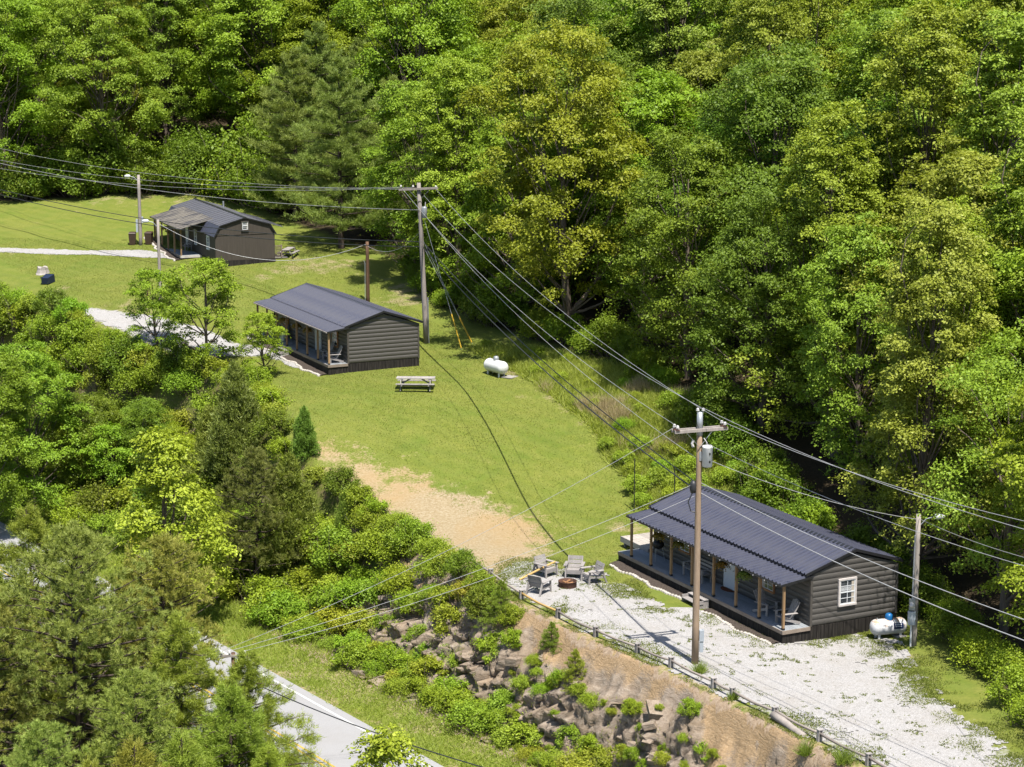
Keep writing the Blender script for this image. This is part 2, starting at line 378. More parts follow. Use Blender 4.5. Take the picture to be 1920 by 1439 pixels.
def ground_mat():
    t = NT('grassy_ground'); v = t.coords('Object')
    a = t.node('ShaderNodeAttribute', attribute_name='mask'); sep = t.node('ShaderNodeSeparateColor'); t.L(a.outputs['Color'], sep.inputs[0])
    b = t.node('ShaderNodeAttribute', attribute_name='mask2'); sep2 = t.node('ShaderNodeSeparateColor'); t.L(b.outputs['Color'], sep2.inputs[0])
    dirt, gravel, rock = sep.outputs; forest, dry, rough_g = sep2.outputs
    n_big = t.noise(v, .16, 5, .6, .3); n_mid = t.noise(v, .9, 5, .65); n_fine = t.noise(v, 7.0, 5, .7); n_vf = t.noise(v, 32.0, 3, .7)
    g = t.ramp(n_mid, [(.30, (0.070, 0.097, 0.014)), (.52, (0.097, 0.119, 0.017)), (.72, (0.137, 0.144, 0.030))])
    g = t.mix(t.ramp(n_big, [(.35, 0.0), (.68, .75)]), g, (0.140, 0.144, 0.031))
    g = t.mix(t.ramp(n_fine, [(.35, .5), (.62, 0.0)]), g, (0.045, 0.068, 0.010))
    g = t.mix(1.0, g, (1.10, 1.10, 1.05), 'MULTIPLY'); g = t.mix(t.ramp(n_vf, [(.55, 0.0), (.8, .5)]), g, (0.180, 0.176, 0.057))
    g = t.mix(t.ramp(t.noise(v, .33, 5, .65, .5), [(.48, 0.0), (.66, .5)]), g, (.078, .118, .016))
    # mowing lanes
    w = t.node('ShaderNodeTexWave', wave_type='BANDS', bands_direction='DIAGONAL'); w.inputs['Scale'].default_value = .33; w.inputs['Distortion'].default_value = 2.5
    t.L(v, w.inputs['Vector']); w.inputs['Detail Scale'].default_value = .4
    g = t.mix(t.math('MULTIPLY', w.outputs['Fac'], .20), g, (0.144, 0.155, 0.039))
    br = t.math('ADD', t.math('MULTIPLY', t.math('SUBTRACT', n_mid, .5), 1.7), t.math('MULTIPLY', t.math('SUBTRACT', n_fine, .5), 1.0))
    def msk(m, k=1.0): return t.ramp(t.math('ADD', m, t.math('MULTIPLY', br, k)), [(.38, 0.0), (.62, 1.0)])
    drycol = t.ramp(n_fine, [(.3, (0.144, 0.126, 0.058)), (.7, (0.238, 0.202, 0.108))])
    g = t.mix(msk(dry, .8), g, drycol)
    dc = t.ramp(n_fine, [(.25, (0.155, 0.114, 0.058)), (.5, (0.229, 0.180, 0.108)), (.75, (0.291, 0.253, 0.180))])
    dc = t.mix(t.ramp(n_big, [(.4, 0.0), (.62, .7)]), dc, (0.248, 0.171, 0.083))
    g = t.mix(msk(dirt, .75), g, dc)
    gv = t.ramp(n_vf, [(.3, (0.194, 0.187, 0.180)), (.6, (0.302, 0.295, 0.288))])
    g = t.mix(msk(gravel, .6), g, gv)
    rc = t.ramp(n_fine, [(.25, (0.115, 0.083, 0.054)), (.5, (0.216, 0.162, 0.112)), (.78, (0.288, 0.238, 0.180))])
    g = t.mix(msk(rock, .3), g, rc)
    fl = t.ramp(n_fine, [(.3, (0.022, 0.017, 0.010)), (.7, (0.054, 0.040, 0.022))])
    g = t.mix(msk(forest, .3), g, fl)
    hb = t.math('ADD', n_fine, t.math('MULTIPLY', n_vf, .6)); t.bump(hb, .55, .06)
    return t.done(g, .9, .12)
M['ground'] = ground_mat()
def gravel_mat():
    t = NT('white_limestone_gravel'); v = t.coords('Object'); vo = t.node('ShaderNodeTexVoronoi'); vo.inputs['Scale'].default_value = 26.0; t.L(v, vo.inputs['Vector'])
    n = t.noise(v, .5, 4, .6); nf = t.noise(v, 6.0, 4, .65)
    col = t.ramp(vo.outputs['Color'], [(.1, (0.198, 0.192, 0.187)), (.9, (0.314, 0.304, 0.298))])
    col = t.mix(t.ramp(n, [(.45, 0.0), (.75, .5)]), col, (0.211, 0.192, 0.170))
    col = t.mix(t.ramp(nf, [(.58, 0.0), (.70, .75)]), col, (0.141, 0.128, 0.106))
    col = t.mix(t.ramp(t.noise(v, 2.2, 6, .75), [(.62, 0.0), (.70, .7)]), col, (0.102, 0.096, 0.045))
    t.bump(vo.outputs['Distance'], .5, .03)
    return t.done(col, .9, .2)
M['gravel'] = gravel_mat()
def asphalt_mat():
    t = NT('bleached_asphalt'); v = t.coords('Object'); n = t.noise(v, 40, 3, .7); n2 = t.noise(v, .7, 4)
    col = t.ramp(n, [(.3, (0.179, 0.179, 0.184)), (.7, (0.269, 0.267, 0.269))])
    col = t.mix(t.ramp(n2, [(.4, 0.0), (.7, .35)]), col, (0.197, 0.188, 0.179)); t.bump(n, .3, .01)
    return t.done(col, .85, .25)
M['asphalt'] = asphalt_mat()
M['road_white'] = plain('road_white_paint', (.62, .62, .60), .7, .3, .18, 9)
M['road_yellow'] = plain('road_yellow_paint', (.55, .36, .05), .7, .3, .18, 9)
def rock_mat():
    t = NT('weathered_rock'); v = t.coords('Object', (1, 1, 2.6)); n = t.noise(v, 2.0, 6, .7, .6); n2 = t.noise(v, .5, 3); nf = t.noise(v, 9, 4, .7)
    col = t.ramp(n, [(.25, (.10, .075, .055)), (.5, (.205, .165, .128)), (.75, (.30, .26, .215))])
    col = t.mix(t.ramp(n2, [(.45, 0.0), (.7, .4)]), col, (.215, .15, .085))
    a = t.node('ShaderNodeAttribute', attribute_name='soil'); f = t.math('ADD', a.outputs['Fac'], t.math('MULTIPLY', t.math('SUBTRACT', nf, .5), 1.2))
    soil = t.ramp(nf, [(.25, (.19, .125, .065)), (.55, (.27, .19, .11)), (.8, (.34, .27, .185))])
    col = t.mix(t.ramp(f, [(.45, 0.0), (.75, 1.0)]), col, soil); t.bump(n, 1.0, .08)
    return t.done(col, .92, .12)
M['rock'] = rock_mat()

# ------------------------------------------------------------------ ground, road, gravel
def poly_mask(x, y, poly, soft):
    """1 inside, fading over +-soft metres"""
    poly = np.asarray(poly)[:, :2]; inside = np.zeros(np.shape(x), bool); best = np.full(np.shape(x), 1e9)
    for (ax, ay), (bx, by) in zip(poly, np.roll(poly, -1, 0)):
        c = ((ay > y) != (by > y)) & (x < (bx - ax) * (y - ay) / (by - ay + 1e-12) + ax); inside ^= c
        dx, dy = bx - ax, by - ay; tt = np.clip(((x - ax) * dx + (y - ay) * dy) / (dx * dx + dy * dy + 1e-12), 0, 1)
        best = np.minimum(best, np.hypot(x - ax - tt * dx, y - ay - tt * dy))
    return np.clip(.5 + np.where(inside, best, -best) / (2 * soft), 0, 1)
W = lambda pts: [ground(*p) for p in pts]
PAD = W([(1640, 1438), (1535, 1385), (1370, 1305), (1193, 1219), (1046, 1150), (978, 1116), (940, 1092), (985, 1062), (1100, 1072), (1165, 1110), (1245, 1150), (1330, 1150), (1462, 1206), (1610, 1190), (1660, 1208), (1690, 1252), (1745, 1315), (1850, 1395)]) + [np.array([21.5, 70, 0]), np.array([20, 60, 0])]
DIRT = W([(560, 830), (620, 835), (700, 872), (790, 900), (880, 925), (960, 950), (1030, 985), (1040, 1030), (1000, 1062), (965, 1085), (940, 1092), (880, 1062), (800, 1012), (720, 965), (655, 915), (600, 870)])
DRIVE2 = W([(165, 578), (215, 583), (290, 596), (360, 612), (430, 640), (500, 655), (560, 672), (600, 692), (560, 690), (500, 668), (440, 668), (380, 672), (300, 655), (230, 622), (165, 596)])
PATH3 = W([(0, 466), (90, 468), (170, 471), (260, 470), (300, 474), (318, 484), (270, 483), (180, 478), (90, 477), (0, 473)])
TREELINE = [(24, 62), (22.5, 72), (20.8, 79.5), (20.2, 86), (19.5, 92), (16.5, 98), (14, 105), (13.5, 112), (10.8, 118), (8.5, 125), (6.6, 131), (1.8, 138.5), (-3.2, 146), (-6.5, 151), (-8, 163), (-16, 173), (-22, 184), (-29, 192), (-47, 189), (-75, 185)]
FOREST = TREELINE + [(-200, 190), (-300, 600), (500, 600), (400, 62)]
def axis(lo, hi, step, far_lo, far_hi):
    a = list(np.arange(lo, hi + 1e-6, step)); s = step
    while a[-1] < far_hi: s *= 1.22; a.append(a[-1] + s)
    s = step
    while a[0] > far_lo: s *= 1.22; a.insert(0, a[0] - s)
    return np.array(a)
def grid_mesh(name, xs, ys, zfun, mat, keep=None, attrs=None, smooth=True):
    X, Y = np.meshgrid(xs, ys); Z = zfun(X, Y); nx, ny = len(xs), len(ys)
    idx = np.arange(nx * ny).reshape(ny, nx)
    F = np.stack([idx[:-1, :-1], idx[:-1, 1:], idx[1:, 1:], idx[1:, :-1]], -1)
    V = np.stack([X, Y, Z], -1).reshape(-1, 3)
    if keep is not None:
        k = keep(.25 * (X[:-1, :-1] + X[:-1, 1:] + X[1:, 1:] + X[1:, :-1]), .25 * (Y[:-1, :-1] + Y[:-1, 1:] + Y[1:, 1:] + Y[1:, :-1]))
        F = F[k]
    F = F.reshape(-1, 4)
    at = attrs(V[:, 0], V[:, 1], V[:, 2]) if attrs else {}
    if keep is not None:
        u, inv = np.unique(F, return_inverse=True); V = V[u]; F = inv.reshape(-1, 4); at = {k2: (t2, d2[u]) for k2, (t2, d2) in at.items()}
    return np_mesh(name, V, F, mat, smooth, at)
def ground_attrs(x, y, z):
    s = road_s(x, y); d = edge_dist(x, y)
    dirt = poly_mask(x, y, DIRT, 2.4) * (.62 + .5 * fbm(x * .35, y * .35, 83, 4))
    bank = (d > -.2) & (s > 3.2); rock = np.where(bank, sstep(112, 102, y), 0) ; dirt = np.where(bank, np.maximum(dirt, .35 + .3 * sstep(110, 95, y)), dirt)
    dirt = np.maximum(dirt, np.where((s > .3) & (s < 1.5), .35, 0))
    near_fence = sstep(1.6, .2, np.abs(d)) * (y < 106); dirt = np.maximum(dirt, near_fence * .62)
    gravel = np.maximum(poly_mask(x, y, PAD, 1.6), np.maximum(poly_mask(x, y, DRIVE2, .8), poly_mask(x, y, PATH3, .4))) * .9
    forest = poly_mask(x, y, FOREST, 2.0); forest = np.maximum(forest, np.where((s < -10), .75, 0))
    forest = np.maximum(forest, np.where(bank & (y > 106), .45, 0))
    wp = W([(1000, 740), (1100, 780), (1150, 860), (1300, 860), (1340, 800), (1200, 730)]); dry = poly_mask(x, y, wp, 3.0) * .62
    dry = np.maximum(dry, poly_mask(x, y, DIRT, 5.0) * .58); dry = np.maximum(dry, sstep(.50, .72, fbm(x * .13, y * .13, 81, 4)) * .5)
    one = np.ones_like(x)
    return {'mask': ('FLOAT_COLOR', np.stack([dirt, gravel, rock, one], -1)), 'mask2': ('FLOAT_COLOR', np.stack([forest, dry, one * 0, one], -1))}
def ground_z(x, y):
    z = H(x, y); s = road_s(x, y)
    return np.where((s > -8.6) & (s < .9), z - .06, z)
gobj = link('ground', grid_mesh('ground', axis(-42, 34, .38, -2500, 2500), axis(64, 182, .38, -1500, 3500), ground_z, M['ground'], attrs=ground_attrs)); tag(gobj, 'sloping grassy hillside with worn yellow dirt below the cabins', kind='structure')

def road_strip(name, s0, s1, mat, dz, u0=-90, u1=140, seg=90, dash=None):
    us = np.linspace(u0, u1, seg); V = []; F = []
    for i, u in enumerate(us):
        for s in (s0, s1):
            p = RP + RD * u + RN * s; V.append((p[0], p[1], -5.0 + dz))
    for i in range(seg - 1):
        F.append((2 * i, 2 * i + 1, 2 * i + 3, 2 * i + 2))
    me = bpy.data.meshes.new(name); me.from_pydata(V, [], F); me.materials.append(mat); return me
road = tag(link('road', road_strip('road', -7.9, .55, M['asphalt'], 0.03)), 'pale asphalt road passing below the bank', kind='structure')
for nm, a, b, m in (('edge_line', -.06, .06, 'road_white'), ('edge_line', -7.36, -7.24, 'road_white'), ('centre_line', -3.53, -3.42, 'road_yellow'), ('centre_line', -3.83, -3.72, 'road_yellow')):
    link(nm, road_strip(nm, a, b, M[m], 0.036), road)

def gravel_sheet(name, poly, soft, thr, step, label, freq=1.0):
    p = np.array(poly)[:, :2]; lo, hi = p.min(0) - 1, p.max(0) + 1; lo = np.maximum(lo, [-60, 66])
    def keep(x, y):
        m = poly_mask(x, y, poly, soft); n = fbm(x * .8 * freq, y * .8 * freq, 21, 5); n2 = fbm(x * 2.7, y * 2.7, 31, 3)
        return (m + (n - .5) * 1.35 + (n2 - .5) * .75 > thr) & (m > .30) & (edge_dist(x, y) < -.35)
    o = link(name, grid_mesh(name, np.arange(lo[0], hi[0], step), np.arange(lo[1], hi[1], step), lambda x, y: H(x, y) + .028, M['gravel'], keep=keep))
    return tag(o, label, kind='structure')
gravel_sheet('gravel_yard', PAD, 1.9, .46, .11, 'white gravel yard between the near cabin and the low fence')
gravel_sheet('gravel_drive', DRIVE2, .7, .46, .13, 'white gravel drive in front of the middle cabin')
gravel_sheet('gravel_path', PATH3, .35, .40, .13, 'white gravel path leading to the far cabin')

# the rock cut below the fence, a finer sheet with ledges
def rock_base(x, y): return H(x, y) + .03
def rock_mesh():
    """strata and blocks pushed outward from the slope, so that ledges overhang and crevices fall dark"""
    xs, ys = np.arange(-9, 22, .10), np.arange(64, 108, .10); X, Y = np.meshgrid(xs, ys); Z = H(X, Y); d = edge_dist(X, Y); s = road_s(X, Y)
    u = X * RD[0] + Y * RD[1]; m = sstep(.3, 1.5, d + (fbm(X * .8, Y * .8, 40, 3) - .5) * 1.6) * sstep(3.3, 4.4, s)
    m = m * (.6 + .4 * sstep(.36, .52, fbm(X * .35, Y * .35, 43, 3)))
    q = Z / .62 + (fbm(X * .35, Y * .35, 41, 4) - .5) * 5.0 + u * .12; k_ = np.floor(q); f = q - k_
    wrp = (fbm(X * 1.1, Y * 1.1, 44, 3) - .5) * 1.6; cu = u / (.7 + .9 * _hash(k_, k_ * 0, 3)) + _hash(k_, k_ * 0, 7) * 9 + wrp; ci = np.floor(cu); cf = cu - ci
    blk = _hash(ci, k_, 5); crack = sstep(.09, .0, np.minimum(cf, 1 - cf)) + sstep(.10, .0, f)
    out = m * (.62 * f ** 1.3 + .62 * blk - .34 * crack + (fbm(X * 3.3, Y * 3.3, 61, 4) - .5) * .22 + (vnoise(X * 8.3, Y * 8.3, 65) - .5) * .16)
    up = m * ((fbm(X * 2.1, Y * 2.1, 63, 4) - .5) * .45 + .12 * blk) + .03
    V = np.stack([X - RN[0] * out, Y - RN[1] * out, Z + up], -1).reshape(-1, 3)
    ny, nx = X.shape; idx = np.arange(nx * ny).reshape(ny, nx); F = np.stack([idx[:-1, :-1], idx[:-1, 1:], idx[1:, 1:], idx[1:, :-1]], -1)
    keep = (d > .2 + (fbm(X, Y, 71, 3) - .5) * .7) & (s > 3.5 + (fbm(X, Y, 77, 3) - .5)) & (Y < 106 + 6 * (fbm(X * .5, Y * .5, 78, 2) - .5))
    F = F[keep[:-1, :-1]].reshape(-1, 4); uq, inv = np.unique(F, return_inverse=True)
    global ROCKPTS; ROCKPTS = np.stack([X - RN[0] * out, Y - RN[1] * out, Z + up], -1)[keep & (m > .35)]
    soil = np.clip(1.0 - 1.2 * sstep(.1, 1.15, d + (fbm(X * .7, Y * .7, 46, 3) - .5) * 1.8), 0, 1)
    return np_mesh('rock_bank', V[uq], inv.reshape(-1, 4), M['rock'], False, {'soil': ('FLOAT', soil.ravel()[uq])})
rk = rock_mesh()
def rock_z(x, y): return H(x, y)
rock = tag(link('rock_bank', rk), 'crumbling brown rock bank below the low fence', kind='structure')
def rock_chunk(seed):
    """an angular slab: a box with its corners knocked about"""
    r = np.random.default_rng(seed); m = MB().box(-.5, .5, -.5, .5, -.5, .5)
    m.v = [tuple(np.array(v) * r.uniform(.6, 1.15, 3)) for v in m.v]
    return m.mesh('rock', M['rock'])
RK = [rock_chunk(i) for i in range(9)]
for k, j in enumerate(RNG.choice(len(ROCKPTS), 240, replace=False)):
    o = link('rock', RK[k % 9], rock); sc = .16 + .55 * RNG.random() ** 2.4; o.scale = (sc * RNG.uniform(.9, 1.7), sc * RNG.uniform(.7, 1.2), sc * RNG.uniform(.35, .75))
    o.location = tuple(ROCKPTS[j]); o.rotation_euler = (RNG.uniform(-.35, .35), RNG.uniform(-.35, .35), math.atan2(RD[1], RD[0]) + RNG.normal() * .5)

# ------------------------------------------------------------------ log cabins
COURSE = .265
LOGP = [(0, .0), (.022, .055), (.034, .13), (.026, .2), (.004, .258)]       # (out, up) profile of one half-log course
def course(parent, face, a0, a1, z0, zt, off, slope=None, mid=None, name='siding_log'):
    """one half-log board; face 'y-' = gable (runs along x at y=off), 'x-' = long wall (runs along y at x=off)"""
    v = []; f = []
    for o, u in LOGP:
        z = z0 + min(u, zt - z0); l, r = a0, a1
        if slope is not None and z > slope[0]:
            k = (z - slope[0]) / slope[1]; l, r = a0 + k, a1 - k
            if l > r: l = r = (a0 + a1) / 2
        for t in (l, r): v.append((t, off - o, z) if face == 'y-' else ((off - o, t, z) if face == 'x-' else (t, off + o, z)))
        if z >= zt: break
    n = len(v) // 2
    for i in range(n - 1):
        q = (2 * i, 2 * i + 1, 2 * i + 3, 2 * i + 2); f.append(q if face == 'y-' else q[::-1])
    for i in range(n - 1):
        pass
    me = bpy.data.meshes.new(name); me.from_pydata(v, [], f); me.materials.append(M['siding']); return link(name, me, parent)
def rib_panel(width, length, slope, mat, th=.012, ribs=3):
    """metal sheet running down x (length) and across y (width), ribs every width/ribs; origin at its upper near corner"""
    prof = []; p = width / ribs
    for i in range(ribs):
        y = i * p; prof += [(y, 0), (y + .32 * p, 0), (y + .40 * p, .06), (y + .60 * p, .06), (y + .68 * p, 0)]
    prof.append((width, 0)); v = []; f = []
    for x, z in ((0, 0), (-length, -length * slope)):
        for y, h in prof: v.append((x, y, z + h))
    n = len(prof)
    for i in range(n - 1): f.append((i, i + 1, n + i + 1, n + i))
    b = len(v)
    for x, z in ((0, 0), (-length, -length * slope)):
        for y, h in prof: v.append((x, y, z + h - th))
    for i in range(n - 1): f.append((b + i, b + n + i, b + n + i + 1, b + i + 1))
    for i in range(n - 1): f.append((n + i, n + i + 1, b + n + i + 1, b + n + i))
    me = bpy.data.meshes.new('metal_panel'); me.from_pydata(v, [], f); me.materials.append(mat); return me
def window(parent, face, a, z, w, h, off, trim, blind=True, grid=(2, 2)):
    """framed sash window; face y- : wall in the xz plane, looking to -y; x- likewise"""
    P = (lambda a_, d_, z_: (a_, off - d_, z_)) if face == 'y-' else (lambda a_, d_, z_: (off - d_, a_, z_))
    def bx(m, a0, a1, d0, d1, z0, z1):
        p, q = P(a0, d0, z0), P(a1, d1, z1); m.box(min(p[0], q[0]), max(p[0], q[0]), min(p[1], q[1]), max(p[1], q[1]), z0, z1)
    t = .085
    fr = MB(); bx(fr, a - w / 2 - t, a + w / 2 + t, 0, .085, z + h / 2, z + h / 2 + t); bx(fr, a - w / 2 - t, a + w / 2 + t, 0, .11, z - h / 2 - t, z - h / 2)
    bx(fr, a - w / 2 - t, a - w / 2, 0, .082, z - h / 2, z + h / 2); bx(fr, a + w / 2, a + w / 2 + t, 0, .082, z - h / 2, z + h / 2)
    win = fr.build('window', trim, parent)
    pn = MB(); bx(pn, a - w / 2, a + w / 2, .0, .035, z - h / 2, z + h / 2); pn.build('pane', M['glass'], win)
    if blind:
        b = MB()
        for i in range(5):
            zz = z + h * .06 + i * h * .035; bx(b, a - w / 2 + .05, a + w / 2 - .05, .036, .041, zz, zz + h * .018)
        b.build('blind', M['white'], win)
        c = MB(); bx(c, a + w * .28, a + w / 2 - .03, .036, .043, z - h / 2 + .04, z + h / 2 - .04); c.build('curtain', M['blind'], win)
    s = MB(); bx(s, a - w / 2, a + w / 2, .04, .065, z - .03, z + .03)
    bx(s, a - w / 2, a - w / 2 + .045, .04, .063, z - h / 2, z + h / 2); bx(s, a + w / 2 - .045, a + w / 2, .04, .063, z - h / 2, z + h / 2)
    bx(s, a - w / 2, a + w / 2, .04, .061, z - h / 2, z - h / 2 + .045); bx(s, a - w / 2, a + w / 2, .04, .061, z + h / 2 - .045, z + h / 2)
    for i in range(1, grid[0]): bx(s, a - w / 2 + w * i / grid[0] - .014, a - w / 2 + w * i / grid[0] + .014, .04, .058, z - h / 2, z + h / 2)
    for k_ in (-.25, .25): bx(s, a - w / 2, a + w / 2, .04, .056, z + k_ * h - .012, z + k_ * h + .012)
    s.build('sash', M['white'], win); return win

def cabin(X, Y, Z, yaw, L, P, Wd, hp, hw, hr, o, oe, e, label, near, door_s, win_s, roofm, step_s, nposts=8, gable_window=True, light_post=False):
    c = empty('log_cabin', (X, Y, Z), yaw, label, 'cabin')
    th = .17                                                       # roof build-up above the wall line
    mainslope = (hr - hw) / (Wd / 2)
    zr, zb = hr + th, hw + th
    # core walls, set in behind the half-logs
    core = MB(); xm = P + Wd / 2
    v = [(P, 0, 0), (P + Wd, 0, 0), (P + Wd, 0, hw), (xm, 0, hr), (P, 0, hw)]; n = 5
    v = [(x + (.02 if x < xm else (-.02 if x > xm else 0)), .03, z) for x, y, z in v] + [(x + (.02 if x < xm else (-.02 if x > xm else 0)), L - .03, z) for x, y, z in v]
    core.add(v, [(0, 1, 2, 3, 4), (9, 8, 7, 6, 5), (0, 5, 6, 1), (1, 6, 7, 2), (2, 7, 8, 3), (3, 8, 9, 4), (4, 9, 5, 0)])
    wall = core.build('wall', M['siding'], c)
    z = 0.0
    while z < hr - .03:
        course(wall, 'y-', P + .06, P + Wd - .06, z, min(z + COURSE, hr), .03, (hw, mainslope))
        if z < hw: course(wall, 'x-', .06, L - .06, z, min(z + COURSE, hw), P + .02)
        z += COURSE
    for (x, y) in ((P - .02, -.0), (P + Wd - .1, -.0), (P - .02, L - .1)):
        MB().box(x, x + .12, y - .025 if y < 1 else y, y + .1 if y < 1 else y + .125, -.02, hw - .01).build('corner_board', M['corner'], c)
    # skirting, porch floor
    sk = MB(); gap = .21
    def boards(a0, a1, fix, ax):
        a = a0
        while a < a1 - .01:
            b = min(a + gap - .018, a1); dz = .012 * random.random()
            if ax == 'x': sk.box(a, b, fix - dz, fix + .03, -1.3, -.03)
            else: sk.box(fix - dz, fix + .03, a, b, -1.3, -.03)
            a += gap
    boards(.02, P + Wd, .012, 'x'); boards(.05, L + e, .012, 'y'); sk.box(.05, P + Wd - .02, .05, L - .05, -1.3, -.2)
    sk.box(P + Wd - .03, P + Wd, .04, L, -1.3, -.03); sk.box(.05, P + Wd, L + e * .0 - .02, L + .01, -1.3, -.05); sk.build('skirting', M['skirt'], c)
    dk = MB(); nb = max(6, int(P / .14)); bw = P / nb
    for i in range(nb): dk.box(i * bw + .004, (i + 1) * bw - .004, -.02, L + e, -.035, -random.random() * .006)
    tag(dk.build('porch_floor', M['deck_grey'], c), kind='stuff')
    MB().box(-.035, -.002, -.04, L + e, -.17, .004).build('edge_board', M['deck_edge'], c)
    MB().box(-.03, P, -.055, -.022, -.17, .003).build('edge_board', M['deck_edge'], c)
    # posts with dark footings, header beam, gutter
    for i in range(nposts):
        y = .1 + (L - .2) * i / (nposts - 1)
        p = MB().box(.045, .155, y - .055, y + .055, .09, hp + .04).build('porch_post', M['post'], c)
        MB().box(.035, .165, y - .065, y + .065, .0, .09).build('post_base', M['black'], p)
    MB().box(.05, .15, -o + .02, L + o - .02, hp + .04, hp + .105).build('header_beam', M['post'], c)
    MB().box(-oe - .05, -oe + .03, -o, L + o, hp + .045, hp + .115).build('gutter', M['dark_trim' if near else 'pole_grey'], c)
    # roofs: porch roof, main front, main rear, each of separate ribbed sheets
    xe = -oe; xin = P + .12; zpe = hp + .12; zpin = zb - (.21 if near else .09)
    psl = (zpin - zpe) / (xin - xe); lip = .30 if near else .2
    xs0 = P - lip; zs0 = zb - lip * mainslope
    Lt = L + 2 * o; npan = int(round(Lt / .914)); w = Lt / npan
    roofs = (('porch_roof', xin, zpin, xin - xe, psl, 0), ('front_roof', xm, zr, xm - xs0, mainslope, 0), ('rear_roof', xm, zr, Wd / 2 + .25, mainslope, 1))
    for nm, x0, z0, ln, sl, rear in roofs:
        und = MB(); xa, xb = (x0, x0 - ln) if not rear else (x0, x0 + ln); za, zb2 = z0 - .03, z0 - ln * sl - .03; dn = .07
        vv = [(xa, -o + .03, za), (xb, -o + .03, zb2), (xb, L + o - .03, zb2), (xa, L + o - .03, za)]; vv += [(x, y, q - dn) for x, y, q in vv]
        ff = [(0, 3, 2, 1), (4, 5, 6, 7), (0, 1, 5, 4), (1, 2, 6, 5), (2, 3, 7, 6), (3, 0, 4, 7)]
        r = und.add(vv, ff if not rear else [q[::-1] for q in ff]).build(nm, M['dark_trim'], c)
        me = rib_panel(w, ln, sl, roofm)
        for i in range(npan):
            q = link('metal_panel', me, r)
            if rear: q.rotation_euler = (0, 0, math.pi); q.location = (x0, -o + (i + 1) * w, z0)
            else: q.location = (x0, -o + i * w, z0)
    cap = MB(); cap.add([(xm - .16, -o - .01, zr + .034 - .16 * mainslope), (xm, -o - .01, zr + .06), (xm + .16, -o - .01, zr + .034 - .16 * mainslope), (xm - .16, L + o + .01, zr + .034 - .16 * mainslope), (xm, L + o + .01, zr + .06), (xm + .16, L + o + .01, zr + .034 - .16 * mainslope)],
                        [(0, 1, 4, 3), (1, 2, 5, 4), (0, 3, 5, 2), (0, 2, 1), (3, 4, 5)]); cap.build('ridge_cap', M['dark_trim'], c)
    for y in (-o - .02, L + o - .0):
        rk_ = MB(); rk_.bar((xm, y, zr - .02), (xs0 - .02, y, zs0 - .02), .03, .13); rk_.bar((xm, y + .002, zr - .02), (P + Wd + .25, y + .002, zr - (Wd / 2 + .25) * mainslope - .02), .03, .13)
        rk_.bar((xin - .05, y + .004, zpin - .03), (xe, y + .004, zpe - .03), .03, .11); rk_.build('rake_trim', M['dark_trim'], c)
    # door
    dr = MB().box(P - .045, P, door_s - .45, door_s + .45, .03, 2.02).build('door', M['door'], c)
    fr = MB(); fr.box(P - .06, P - .0, door_s - .56, door_s - .455, 0, 2.13); fr.box(P - .06, P, door_s + .455, door_s + .56, 0, 2.13); fr.box(P - .058, P, door_s - .455, door_s + .455, 2.025, 2.13); fr.build('door_frame', M['white'], dr)
    MB().lathe([(.0, -.11), (.03, -.105), (.035, -.08), (.02, -.06), (.02, -.04)], 10, (P, door_s - .36, 1.0), 'x').build('handle', M['galv'], dr)
    for ws in win_s: window(c, 'x-', ws, 1.35, .9, .95, P - .01, M['orange_trim'], True)
    if gable_window: window(c, 'y-', P + 2.0, 1.40, .84, 1.14, .0, M['trim'])
    # steps
    for i, (d0, d1, zz) in enumerate(((-.36, -.06, -.17), (-.72, -.37, -.34))):
        MB().box(d0, d1, step_s - .75, step_s + .75, zz - .04, zz).build('step', M['weathered'], c)
    for yy in (step_s - .72, step_s + .68):
        MB().box(-.7, -.05, yy, yy + .04, -.62, -.21).build('step_side', M['weathered'], c)
    c['xin'] = 0.0; del c['xin']
    return c
K = 1.06
cab1 = cabin(12.28, 88.83, .58, .463, 14.04, 1.50, 4.87, 2.06, 2.42, 3.18, .05, .12, 1.1, 'taupe log-sided cabin nearest the viewer, with gable window and long front porch', True, 6.7, [3.4, 10.9], M['roof'], 6.9)
cab2 = cabin(-11.97, 130.57, 5.31, .449, 14.47, 1.37, 5.07, 2.07, 2.32, 3.12, .12, .09, .34, 'taupe log-sided cabin in the middle of the lawn with a blank gable wall', False, 5.4, [2.2, 11.8], M['roof2'], 8.2, gable_window=False)
def on(c, x, y, z):
    a = c.rotation_euler.z; return Vector((c.location.x + x * math.cos(a) - y * math.sin(a), c.location.y + x * math.sin(a) + y * math.cos(a), c.location.z + z))

